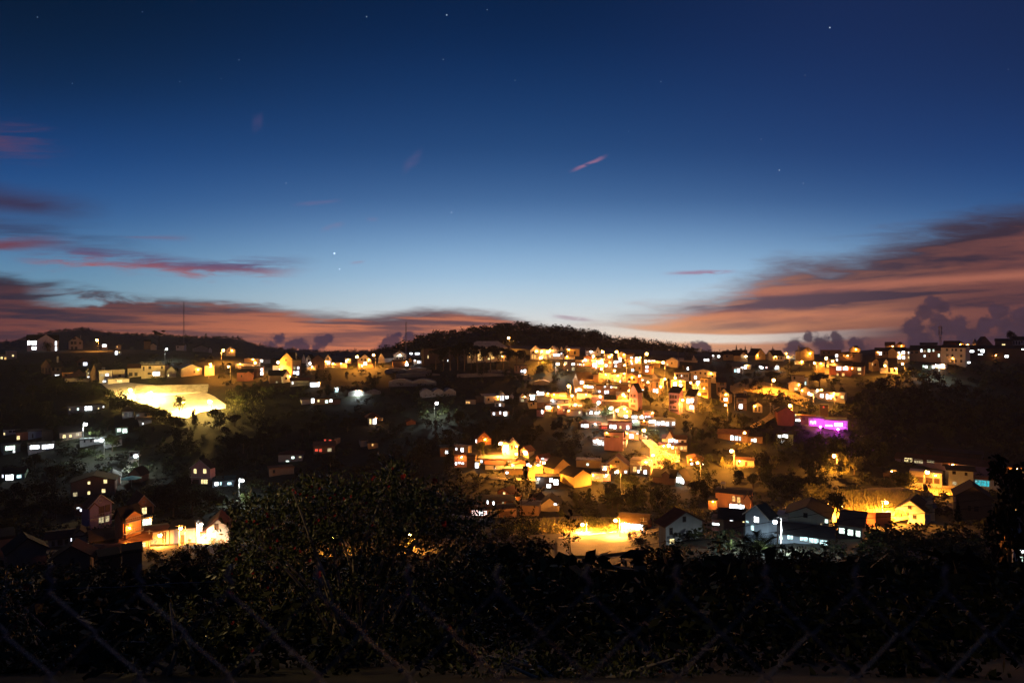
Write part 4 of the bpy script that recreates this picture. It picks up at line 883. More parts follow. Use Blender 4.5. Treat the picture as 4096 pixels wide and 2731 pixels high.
H('D',(1548,1404,1644,1475),'fl',None,'N','M','pale green box with a white lamp behind the pink flat house',[('x',1510,1410,1538,1440),('x',1556,1412,1580,1440)],dm=5)
H('D',(1640,1412,1745,1470),'fl',None,'B','D','brown box between the pale green one and the white hall',[('d',1655,1430,1672,1455),('d',1700,1430,1716,1455)],dm=5)
# ------------------------------------------------------------------ right of the town (region E)
H('E',(425,648,562,718),'gs',612,'X','D','dark ridge house with one glowing window',[('x',498,646,530,676)],dm=7)
H('E',(570,638,692,710),'gs',598,'Y','D','amber ridge house with a small dark tower roof',[('d',600,650,620,670)],tank=(625,592),dm=7)
H('E',(690,650,852,722),'gs',588,'Y','D','dark roofed ridge house with a lit amber end and roof tank',[('d',800,650,820,670)],dm=8,tank=(785,578),dorm=(762,852,650,610))
H('E',(945,645,1066,705),'gf',572,'Y','D','big brown gable on the right ridge with a long dark roof to its left',[('d',985,650,1000,670)],side=-95)
H('E',(1155,655,1282,718),'gs',592,'W','D','pale ridge house with three windows right of the big brown gable',[('d',1170,668,1190,695),('d',1205,668,1225,695),('d',1240,668,1258,695)],side=-85,tank=(1195,582))
H('E',(1282,620,1316,690),'fl',None,'W','P','narrow white house with a rooftop box on the right ridge',[('q',1290,628,1302,650)],dm=5)
H('E',(1316,655,1412,690),'fl',None,'W','P','low white house with a lamp right of the narrow white one',[('o',1360,662,1382,680)],dm=5)
H('E',(1476,605,1636,722),'gf',556,'Y','P','large bright yellow gable on the right ridge',(),side=-62,chim=(1484,540))
H('E',(1405,720,1512,760),'fl',None,'C','P','pale terrace with a lamp at the foot of the bright yellow gable',[('y',1410,735,1426,756)],dm=5)
H('E',(1430,690,1476,712),'fl',None,'B','D','dim box with a violet window beside the bright yellow gable',[('x',1438,680,1466,700)],dm=4)
H('E',(1712,590,1952,655),'fl',None,'B','O','dim brown long block behind the right ridge lamp',[('d',1740,605,1760,630),('d',1800,605,1820,630)],dm=8)
H('E',(1880,620,2182,725),'fl',None,'B','D','brown flat house with two white windows right of the ridge lamp',[('x',1884,638,1916,672),('x',1890,692,1914,722),('d',1980,640,2000,670),('d',2040,640,2060,670),('d',2090,640,2110,670)],dm=8)
H('E',(2050,575,2176,625),'gf',540,'Y','O','amber gable with a roof tank behind the brown flat house',(),dm=7,tank=(2135,545))
H('E',(1640,735,1760,850),'fl',None,'Y','P','yellow wall house full in the glare of the right ridge lamp',[('y',1740,755,1756,775),('o',1660,760,1690,800)],dm=5)
H('E',(1785,725,1892,790),'sh',700,'W','P','slanted white wall below the right ridge lamp',(),dm=5)
H('E',(1812,775,2062,890),'gs',718,'R','D','red walled house with a blazing rose white veranda',[('p',1892,772,1962,832),('p',1968,778,2040,828),('o',1900,860,1926,892),('o',1960,858,1996,892)],dm=8)
H('E',(2060,780,2220,880),'gs',735,'B','D','dark house with two round amber windows right of the rose white veranda',[('y',2144,790,2192,832),('o',2150,856,2190,870)],dm=7)
H('E',(684,785,802,865),'gs',745,'B','M','dark cottage with glowing cyan door on the slope under the right ridge',[('c',694,810,722,850),('x',728,806,762,852),('d',770,800,785,830)],dm=6)
H('E',(806,755,886,815),'fl',None,'W','D','small block with one white window right of the cyan door cottage',[('x',812,770,842,808)],dm=5)
H('E',(985,775,1090,822),'gs',752,'X','D','dark cottage with two lamps in the middle of the right slope',[('x',1004,782,1038,808),('p',1064,782,1088,802)],dm=5)
H('E',(1165,782,1232,820),'gf',744,'W','D','small white gable shining alone on the right slope',[('w',1172,788,1200,815)],dm=5)
H('E',(328,690,420,750),'gs',675,'X','D','dark hut with twin white lamps right of the temple tower',[('x',340,690,366,716),('x',372,690,400,718)],dm=5)
H('E',(100,770,200,822),'gs',752,'X','D','dark hut with one bright door under the temple wall',[('x',140,788,162,822)],dm=5)
H('E',(185,852,480,965),'gf',820,'C','P','wide cream house with a shallow gable above the balcony towers',[('x',224,890,256,928),('d',232,845,250,865),('d',290,845,310,870),('d',345,850,365,875),('d',430,880,450,905)],dm=9,oh=.5)
H('E',(296,915,388,1155),'fl',None,'Y','D','tall balcony tower lit amber above the pink tower',[('s',306,935,340,968),('s',352,935,382,968),('s',306,1010,340,1045),('s',352,1010,382,1045),('s',306,1085,380,1120)],side=34,bal=(972,1050))
H('E',(205,985,298,1092),'fl',None,'C','P','cream balcony block left of the tall balcony tower',[('w',245,1018,262,1055),('y',268,1018,284,1055),('x',248,952,294,990)],bal=(1000,),dm=6)
H('E',(492,965,602,1120),'sh',915,'B','D','tall brown frame house right of the balcony tower',[('d',525,965,580,1005),('d',505,1022,525,1080),('d',540,1022,585,1080)],dm=7,bal=(1014,))
H('E',(528,1100,635,1222),'gf',1050,'Y','D','slim bright yellow gable house with one dazzling window',[('x',574,1150,620,1190),('d',550,1082,572,1110),('y',614,1085,636,1112),('s',540,1150,566,1185)],side=24,bal=(1132,),trim=True)
H('E',(722,1150,842,1295),'sh',1112,'B','D','dim narrow house with a dazzling violet ground floor window',[('x',750,1222,798,1278),('d',735,1160,810,1200)],bal=(1205,),dm=6,tank=(828,1085))
H('E',(918,1238,1026,1318),'gf',1205,'C','T','open gable pavilion on posts lit amber',[('d',935,1250,965,1312),('s',980,1245,1000,1312)],dm=5)
H('E',(1376,885,1524,965),'fl',None,'C','D','brown flat house above the small gabled villa',[('d',1395,900,1415,930)],dm=7)
H('E',(1522,905,1556,1005),'fl',None,'W','D','narrow dim house with a cool lit door right of the brown flat house',[('c',1518,955,1544,1000)],dm=4)
H('E',(1342,985,1478,1072),'gf',952,'C','P','small gabled villa lit amber on the right slope',[('y',1395,1025,1445,1060),('d',1360,995,1380,1020),('w',1362,1035,1380,1055)],dm=6,dorm=(1345,1405,985,960))
H('E',(1478,1050,1590,1130),'gf',1005,'C','D','first gabled house of the lit row above the vine bank',[('w',1490,1060,1510,1085),('x',1562,1080,1590,1118)],dm=6)
H('E',(1590,1050,1690,1135),'gs',1030,'C','D','second house of the lit row with small twin gables',[('y',1605,1095,1635,1130)],dorm=((1640,1690,1070,1040),),dm=6)
H('E',(1676,1088,1996,1188),'fl',None,'C','P','long flat amber building with three bright doors above the vine bank',[('x',1704,1108,1750,1150),('x',1776,1104,1804,1166),('x',1820,1112,1842,1166),('d',1885,1120,1900,1150),('y',1945,1115,1985,1155)],dm=7)
H('E',(1690,1050,1745,1092),'gf',1058-18,'C','D','small gable standing behind the long flat amber building',(),dm=4)
# ------------------------------------------------------------------ right ridge (region F)
H('F',(855,600,1006,742),'gs',560,'Y','D','amber apartment house with six lit windows on the right ridge',[('w',866,605,894,632),('x',910,596,952,636),('w',985,605,1002,632),('x',866,656,902,692),('x',914,656,952,694),('y',985,660,1002,690)],side=-100)
H('F',(600,600,852,680),'gs',562,'B','D','brown apartment wing left of the six lit windows',[('x',646,608,680,646),('d',700,610,720,640),('d',740,610,760,640),('w',822,606,842,632),('x',815,656,850,694)],dm=8)
H('F',(720,535,830,580),'gs',495,'B','O','amber edged roof behind the apartment wing with rooftop tanks',(),dm=7,tank=(745,515))
H('F',(830,535,960,585),'gf',492,'B','O','stepped gable roof behind the amber apartment house',(),dm=7)
H('F',(1010,590,1372,725),'gs',535,'B','D','long dark apartment block with cool lit upper windows',[('w',1132,574,1160,614),('q',1172,582,1195,612),('g',1216,574,1252,612),('g',1276,578,1298,606),('w',1172,642,1196,672),('g',1338,628,1360,668),('d',1020,600,1045,630),('d',1070,600,1110,630),('d',1230,640,1250,670)],dm=9)
H('F',(1372,560,1662,762),'gs',528,'C','D','cream three storey school block with rows of dark windows on the right ridge',
  [('d',1432,570,1462,600),('d',1500,570,1520,600),('d',1540,570,1565,600),('d',1600,575,1625,605),('d',1435,635,1465,668),('d',1500,635,1520,668),('d',1600,640,1625,668),('d',1495,700,1520,732),('d',1540,700,1560,730),('d',1600,700,1625,730)],dm=9,rot=-14)
H('F',(1130,520,1330,560),'gs',502,'C','O','flat amber roofline behind the long dark apartment block',(),tank=(1325,505),dm=6)
H('F',(560,728,660,838),'gf',692,'Y','D','amber house with a dark gable right of the red walled one',[('y',548,735,574,768),('d',590,745,610,775)],side=-20,dm=6)
H('F',(660,792,864,862),'gs',682,'W','D','pale walled house under one big dark roof on the right slope',[('d',755,800,780,850),('d',815,795,845,845)],dorm=(705,752,725,690),dm=9)
H('F',(1265,752,1432,808),'fl',None,'W','M','white wall blazing under the cold floodlight on the right ridge',[('x',1270,770,1300,805),('x',1350,752,1425,800)],dm=5)
H('F',(1155,765,1250,815),'gs',750,'N','D','cottage with cool lights left of the cold floodlight',[('x',1185,770,1216,798),('g',1160,760,1180,790)],dm=5)
H('F',(1575,715,1725,768),'fl',None,'X','D','dark shop with three violet white lamps under the school block',[('x',1588,718,1626,756),('x',1632,718,1674,758),('x',1686,722,1722,744)],dm=5)
H('F',(1680,570,2360,720),'gs',535,'X','D','long dark barrack at the right edge of the photo with scattered white windows',[('x',1704,590,1764,618),('w',1806,580,1828,594),('x',1838,580,1888,620),('w',1804,634,1870,648),('x',2122,646,2172,674),('x',2316,566,2352,584)],dm=9,rot=0)
H('F',(1790,545,1996,560),'gf',430,'B','T','large brown gable rising on the right ridge',(),dm=9,rot=14)
H('F',(1655,520,1720,560),'fl',None,'B','P','small balcony house left of the large brown gable',[('d',1665,525,1710,545)],dm=5)
H('F',(1748,505,1788,560),'gf',458,'C','P','tiny bright pointed gable beside the large brown gable',(),dm=4)
H('F',(1590,520,1650,560),'gf',490,'Y','T','low amber gable left of the small balcony house',(),dm=5)
H('F',(1420,520,1600,560),'gs',480,'X','T','dark red roof between the antenna tower and the low amber gable',(),dm=7)
H('F',(2215,470,2375,540),'gs',430,'W','D','white house with four tall dark windows at the right edge of the photo',[('d',2224,478,2240,525),('d',2256,478,2272,525),('d',2288,478,2304,525),('d',2318,478,2335,500)],dm=8)
H('F',(2010,480,2215,545),'gs',455,'B','D','dim brown house right of the large brown gable',[('y',2090,515,2135,532)],dm=7)
# ------------------------------------------------------------------ middle slope (regions J, K)
H('J',(1475,378,1630,465),'fl',None,'K','P','pinkish flat house end with one dazzling window above the road bend',[('x',1520,398,1572,450),('w',1600,372,1630,402)],dm=7)
H('J',(1225,372,1446,480),'fl',None,'K','D','upper tier of the terraced pink house above the grape slope',[('d',1240,410,1300,440),('d',1330,410,1400,440)],dm=7,bal=(412,),dep=262)
H('J',(1090,462,1478,552),'fl',None,'W','O','long white ground floor of the terraced pink house with arches',[('x',1096,480,1136,506),('x',1150,482,1196,530),('g',1264,488,1302,536),('x',1345,488,1402,545),('w',1440,480,1462,512),('w',1206,490,1222,540),('w',1310,490,1336,545)],dm=6)
H('J',(1905,455,2185,528),'gs',410,'C','T','rambling villa with red roofs and one sharp pyramid turret',[('x',1980,455,2032,502),('x',2048,470,2092,496),('d',2130,470,2160,500)],dm=8,dorm=(1955,2040,440,362))
H('J',(1880,530,2200,590),'sh',510,'C','T','lower veranda of the rambling turret villa',[('o',2060,545,2090,580),('y',2120,540,2150,580),('o',2160,540,2190,580)],dm=4)
H('J',(2210,690,2390,775),'gf',662,'O','O','orange house with two arched lights among garden trees',[('x',2238,730,2272,762),('x',2385,732,2425,762),('q',2345,732,2360,750)],dm=6)
H('J',(632,795,842,905),'gf',698,'Y','D','big bare ochre gable with long dark flank to the left',(),side=-118,oh=.5)
H('J',(866,900,1076,1036),'gf',828,'Y','D','second bare ochre gable lower down with a dark flank',(),side=-160,oh=.4)
H('J',(415,905,692,1040),'fl',None,'X','D','dark low wing with five violet white windows below the ochre gables',[('x',580,896,622,966),('x',628,926,692,1000),('x',544,985,602,1030),('v',416,936,456,984),('v',736,890,756,916)],dm=6,rot=0)
H('J',(895,705,1188,790),'fl',None,'Y','P','dim yellow flat house behind banana plants',[('g',1015,740,1046,770)],dm=6)
H('J',(1180,770,1285,865),'gs',752,'B','O','small shop with two white lights right of the banana plants',[('x',1170,825,1196,860),('x',1206,810,1246,855)],dm=5)
H('J',(1245,760,1500,860),'gf',662,'Y','T','amber gabled cottage with attic vents and a red edged roof',[('d',1352,712,1378,732),('d',1382,712,1405,732),('w',1460,820,1500,855),('x',1345,830,1395,890)],dm=7,oh=.6,trim=True)
H('J',(1530,705,1770,868),'fl',None,'C','P','bright amber flat house with a tall parapet and columns',[('y',1645,770,1668,830),('x',1690,815,1726,866),('o',1560,780,1610,850),('x',1615,820,1640,855)],dm=7,bal=(756,))
H('J',(1790,905,2060,985),'gs',812,'B','D','dark hipped house with a dormer below the amber flat house',(),dm=8,dorm=(1905,1990,870,835))
H('J',(2045,920,2170,1000),'gf',838,'C','D','pale gable with glowing white doors joined to the dark dormer house',[('x',2074,915,2116,985),('x',2122,912,2166,990)],side=60,oh=.8)
H('J',(1075,870,1210,948),'fl',None,'C','P','low gatehouse lit amber right of the second ochre gable',[('q',1095,890,1190,925)],dm=4)
H('J',(1195,868,1300,945),'sh',860,'O','O','low rusty roofed stall right of the gatehouse',[('o',1210,880,1260,905)],dm=4)
H('J',(28,520,115,680),'gf',498,'W','P','blazing white amber house front under the small upper lamp',[('y',50,610,76,640),('x',36,525,104,590)],dm=6,trim=True)
H('J',(112,525,212,680),'gf',473,'C','P','tall cream gable right of the blazing white house',[('s',130,530,150,580),('s',165,535,195,580),('y',60,600,90,640)],dm=7,trim=True)
H('J',(236,600,334,675),'gf',552,'C','O','cottage with a violet lamp in its gable right of the tall cream one',[('x',280,600,324,650)],side=70,oh=.5)
H('J',(470,680,598,745),'gs',640,'K','T','small pinkish shed with a rusty roof',[('d',490,690,510,720)],side=-50)
H('I',(1480,450,1655,520),'gs',440,'O','T','orange villa with a broad gable at the upper left of the lower hamlet',[('x',1450,460,1486,500),('o',1560,455,1595,500)],dm=8,dorm=(1495,1660,450,372),oh=.6)
H('I',(1225,540,1390,645),'fl',None,'C','P','cream flat house with a square violet window behind dark branches',[('x',1302,565,1338,615),('w',1238,570,1262,605)],side=22)
H('I',(1060,560,1228,660),'gs',535,'B','D','dark house with one white window left of the cream flat house',[('x',1118,590,1160,630)],dm=6)
H('I',(1225,650,1372,790),'fl',None,'K','O','brown pink house with three violet lights below the cream flat house',[('x',1236,725,1258,762),('x',1270,725,1302,745),('x',1312,732,1340,752)],dm=6)
H('I',(1372,650,1470,800),'fl',None,'X','D','dark side wall block with a bright door at its right corner',[('d',1385,680,1405,710)],dm=6)
H('I',(1466,725,1520,805),'fl',None,'W','M','narrow shop blazing white right of the dark side wall',[('x',1470,730,1514,798)],dm=4)
H('I',(1590,755,1815,815),'gs',715,'W','T','whitewashed shed with red tin roof in the lower hamlet',[('d',1690,765,1710,800),('w',1700,790,1715,805)],dm=5,side=0)
H('I',(1625,640,1785,690),'gs',628,'X','D','dark tin roof under the blazing white house',(),dm=5)
H('I',(1510,690,1945,760),'sh',665,'C','M','long tin roofed barn across the lower hamlet',[('w',1530,705,1560,740),('d',1700,705,1730,735),('o',1850,700,1900,735)],dm=6)
H('I',(1885,765,2115,820),'gf',738,'C','O','wide tin gable barn beside the lit green palm',[('w',1895,745,1935,780),('x',2070,735,2110,775)],dm=6)
H('I',(1815,808,2030,875),'fl',None,'Y','P','dim yellow wall house with one white lamp under the tin barns',[('x',1832,840,1862,866)],dm=5)
H('I',(2185,750,2300,800),'fl',None,'W','M','small white lit yard hut under the yellow lamp',[('x',2192,755,2240,795),('x',2262,722,2300,755)],dm=4)
# lower centre hamlet (region O)
H('O',(680,402,800,462),'gf',370,'O','T','amber gable with attic window and dark red roof in the lower centre',[('y',735,400,756,426),('y',768,418,780,434)],side=80,oh=.6)
H('O',(800,425,892,465),'fl',None,'O','D','wing with one warm window right of the amber gable',[('y',824,430,852,458)],dm=5)
H('O',(506,478,832,556),'hp',444,'O','D','salmon long house with a dark hipped roof and two slim white windows',[('x',582,472,596,502),('x',638,476,652,512),('q',725,486,743,506),('x',838,500,880,545)],dm=8,oh=.7)
H('O',(690,545,860,630),'gs',522,'B','D','dim brown shed below the salmon house',[('s',705,575,800,628)],dm=5)
H('O',(590,550,692,632),'fl',None,'G','D','dim olive wall left of the brown shed',(),dm=4)
H('O',(425,560,590,632),'gs',530,'R','T','porch with lamplit flowers put in as glowing rosy panes at the lower centre',[('p',440,562,500,612),('x',508,565,545,612),('p',552,568,582,610)],dm=5)  # panes glow in place of lamplight on the porch flowers
H('O',(970,478,1060,530),'gf',428,'C','D','pale gable with a tiny red light right of the salmon house',[('r',1026,452,1040,466)],side=75,oh=.4)
H('O',(1085,515,1262,575),'gf',448,'C','D','second pale gable with a white lamp lower on the right',[('x',1212,498,1240,514),('w',1245,502,1260,514)],dm=7,oh=.6)
H('O',(890,520,1065,612),'gs',505,'B','M','dim tin shed under the pale gable with the red light',(),dm=6)
# roadside right (regions K, O, P)
H('O',(1842,672,2062,790),'gs',602,'C','S','roadside shop blazing amber white under an olive roof',[('x',1850,684,1930,738),('x',1940,690,2052,745)],dm=8,oh=1.0)
H('O',(2062,690,2130,760),'fl',None,'R','O','dim red store right of the blazing roadside shop',[('D',2070,700,2090,755)],dm=5)
H('P',(385,700,735,905),'gf',592,'G','T','dark grey gable house with a red roof beside the bright road',[('d',545,642,572,686),('d',420,735,446,792),('y',418,838,462,882)],side=-52,oh=.8)
H('P',(815,640,892,752),'fl',None,'K','M','small pinkish box with a white tube light right of the red roofed gable',[('x',774,684,892,702)],dm=4)
H('P',(885,650,1120,765),'gs',548,'B','U','brown house with a dark blue roof and a small porch lamp',[('x',986,645,1016,662),('y',1112,650,1128,668)],dm=7)
H('P',(1126,642,1352,880),'gf',545,'U','U','blue grey gabled house with a cyan lit lower floor',[('x',1212,652,1260,704),('c',1180,740,1212,790),('c',1122,715,1160,725)],side=76,trim=True)
H('P',(1115,712,1350,850),'fl',None,'L','M','pale green white annexe glowing at the foot of the blue grey gable',[('g',1180,735,1225,790),('c',1310,740,1345,830)],dm=3.5)
H('P',(1430,612,1530,760),'fl',None,'W','P','white stair block between the two big gables',[('x',1355,640,1425,720),('w',1450,680,1500,720),('c',1380,730,1425,800)],dm=5)
H('P',(1502,618,1912,760),'gf',534,'L','D','broad pale green gable hall with a dark roof',[('d',1680,592,1714,628),('g',1878,626,1908,660),('q',1840,672,1850,684)],dm=10,rot=-6,oh=.5)
H('P',(1440,795,1905,880),'sh',752,'U','U','lean to with glowing panes for the lit corrugated fence under the pale green hall',[('c',1525,805,1580,850),('c',1645,810,1720,850),('c',1730,815,1820,858),('c',1830,820,1900,866),('g',1450,830,1480,862)],dm=5,oh=1.2)  # cyan panes glow in place of lamplight on a corrugated fence
H('P',(2005,712,2232,830),'sh',612,'G','O','dark hut with three glowing square windows and a sloping rusty roof',[('g',2012,740,2066,792),('g',2094,744,2146,800),('g',2170,746,2212,802)],dm=8)
H('P',(850,408,1175,560),'gs',372,'O','D','two storey amber house with white shop light behind the dark blue roof',[('x',980,505,1160,552),('o',1010,430,1035,480),('o',1055,435,1085,490),('s',1120,435,1150,490)],dm=8,dorm=(1120,1180,440,392),tank=(905,345))
H('P',(782,465,860,560),'fl',None,'O','D','plain amber end block left of the two storey house with shop light',(),dm=5)
H('K',(1205,142,1402,300),'gf',84,'R','D','dark brick gable tower rising against the lit bank',(),dm=8,oh=.3)
H('K',(1475,185,1655,290),'fl',None,'B','O','dim brown shed left of the magenta hall',[('s',1495,200,1530,235)],dm=6)
H('K',(1570,205,1760,310),'fl',None,'W','M','left half of the magenta lit hall with dazzling panels',[('m',1578,238,1670,292),('x',1585,245,1660,280)],dm=7)
H('K',(1760,238,2032,352),'sh',232,'W','M','curved right half of the magenta lit hall with glowing signs',[('m',1772,285,1860,325),('x',1870,266,1978,305),('m',1880,305,2020,332),('x',1668,290,1860,310)],dm=7)
H('K',(1705,60,1800,200),'fl',None,'B','D','dim brown tower with a small red window above the magenta hall',[('r',1738,68,1758,92)],dm=6)
H('K',(1410,185,1480,250),'sh',175,'W','M','little lit kiosk between the brick tower and the brown shed',[('x',1408,225,1476,248),('g',1400,170,1420,190)],dm=4)
H('K',(500,400,850,475),'gs',345,'B','O','low brown farmhouse with a bright cyan white window under the small lamp',[('x',650,412,690,472),('c',700,416,745,474),('c',752,420,776,474)],dm=7)
H('K',(850,425,1030,500),'gs',388,'B','D','dark annexe with one cyan white door right of the low farmhouse',[('x',896,456,915,486),('g',922,446,960,498)],dm=6)
H('K',(1190,400,1390,520),'gs',385,'N','D','house glowing white behind a screen of leaves',[('x',1210,410,1250,445),('x',1262,402,1330,442),('x',1245,462,1285,520)],dm=6)
H('K',(720,705,930,790),'gs',682,'C','O','amber lit hut with a striped tin roof by the tall slope lamp',[('d',740,715,760,760),('s',820,720,850,770)],dm=6)
# far right bank (region Q)
H('Q',(985,128,1992,205),'gs',62,'V','T','long low school shed with violet and yellow panels',[('y',1082,112,1186,158),('q',1190,118,1300,162),('q',1330,118,1420,142),('s',1500,125,1560,160),('s',1750,135,1840,175)],dm=9,rot=-8)
H('Q',(1210,20,1900,70),'gs',-12,'X','U','dark blue roofed barn behind the long school shed',(),dm=9,rot=-6)
H('Q',(1565,208,1822,405),'gs',162,'L','D','white two storey house with two dark upper windows on the right bank',[('d',1602,222,1640,254),('d',1732,228,1760,260),('v',1720,322,1770,376),('q',1600,330,1650,370)],dm=7,oh=.9,dorm=None,bal=())
H('Q',(1155,232,1492,395),'fl',None,'C','P','long cream carport with open bays on the right bank',[('s',1200,282,1300,345),('s',1320,282,1400,340),('s',1410,284,1470,336)],dm=6)
H('Q',(960,212,1010,275),'fl',None,'C','P','cream gate pillar house left of the long carport',(),dm=3)
H('Q',(885,235,985,285),'gs',222,'B','D','low dark shed left of the cream gate pillar house',(),dm=5)
H('Q',(1820,300,2095,420),'fl',None,'U','O','market stall glowing teal beside the white two storey house',[('b',1826,312,2004,384),('c',1835,318,1860,345)],dm=6)
H('Q',(2095,290,2360,380),'sh',265,'B','O','long rusty roofed shed at the far right beyond the branches',[('o',2200,220,2230,250),('o',2290,250,2350,300)],dm=6)
H('Q',(2150,180,2360,270),'gs',150,'O','D','amber house behind branches at the far right edge',[('o',2200,200,2240,245),('o',2300,195,2345,250)],dm=6)
H('Q',(1010,620,1312,770),'gf',522,'G','D','dark gable house in front of the lit bank with tube lights',[('d',1190,670,1225,705),('d',1140,580,1175,610)],dm=8,rot=-10,oh=.5)
H('Q',(1308,600,1420,740),'sh',585,'C','M','amber lit lean to with two tube lights right of the dark gable',[('x',1312,588,1386,606),('x',1306,655,1352,678),('x',1440,660,1470,688)],dm=4)
H('Q',(1635,490,2010,730),'gf',378,'X','D','nearly black gable house at the right before the teal stall',[('d',1830,580,1880,640),('d',1760,580,1800,640)],dm=9,oh=.5)
H('Q',(2120,560,2350,720),'fl',None,'X','D','dark house with one round warm window at the far right',[('y',2172,600,2222,664),('o',2225,605,2275,660),('q',1985,600,2050,650)],dm=7)
H('Q',(2240,950,2400,1250),'fl',None,'W','M','house with striped white windows cut by the right edge of the photo',[('x',2312,990,2352,1028),('x',2312,1036,2352,1064),('g',2312,1070,2352,1120),('g',2320,1140,2352,1172)],dm=5,dep=60)
H('Q',(2085,820,2330,900),'sh',770,'B','O','rusty roof catching amber light behind the right hand tree',[('q',2110,850,2150,880)],dm=5,dep=80)
H('H',(188,800,412,995),'gf',708,'K','D','pink gabled house alone with two warm upstairs windows',[('y',216,808,258,870),('y',330,806,374,866),('y',302,930,392,988),('s',205,935,285,988)],side=62,trim=True,bal=(905,))
H('H',(440,945,690,1020),'sh',930,'U','E','low teal roofed shop with a cyan white front beside the pink gabled house',[('x',466,955,512,1002),('c',526,958,550,998),('c',612,965,670,1000)],dm=6)
H('H',(1215,640,1500,720),'hp',590,'G','T','dim cottage with greenish windows on the dark centre slope',[('g',1366,660,1406,690),('q',1455,660,1490,682),('g',1300,705,1345,745)],dm=7)
H('H',(1110,795,1400,880),'fl',None,'B','O','dim brown flat shed among the trees above the flowering shrub',[('d',1150,810,1180,850)],dm=6)
H('H',(1745,450,1875,545),'fl',None,'B','D','dark block with two red lit upper windows',[('r',1752,462,1778,512),('r',1806,464,1842,510)],side=70,dm=6)
H('H',(1630,540,1880,625),'sh',500,'B','O','lower terrace with red and violet lit windows',[('r',1644,566,1684,600),('r',1694,566,1730,608),('w',1790,565,1844,608)],dm=6)
H('I',(212,505,332,570),'sh',480,'Y','D','dim yellow wall hut beneath the lone cottage',[('o',255,510,275,540)],dm=5)
H('I',(125,475,215,545),'gs',458,'G','D','dim grey shed left of the yellow wall hut',(),dm=5)
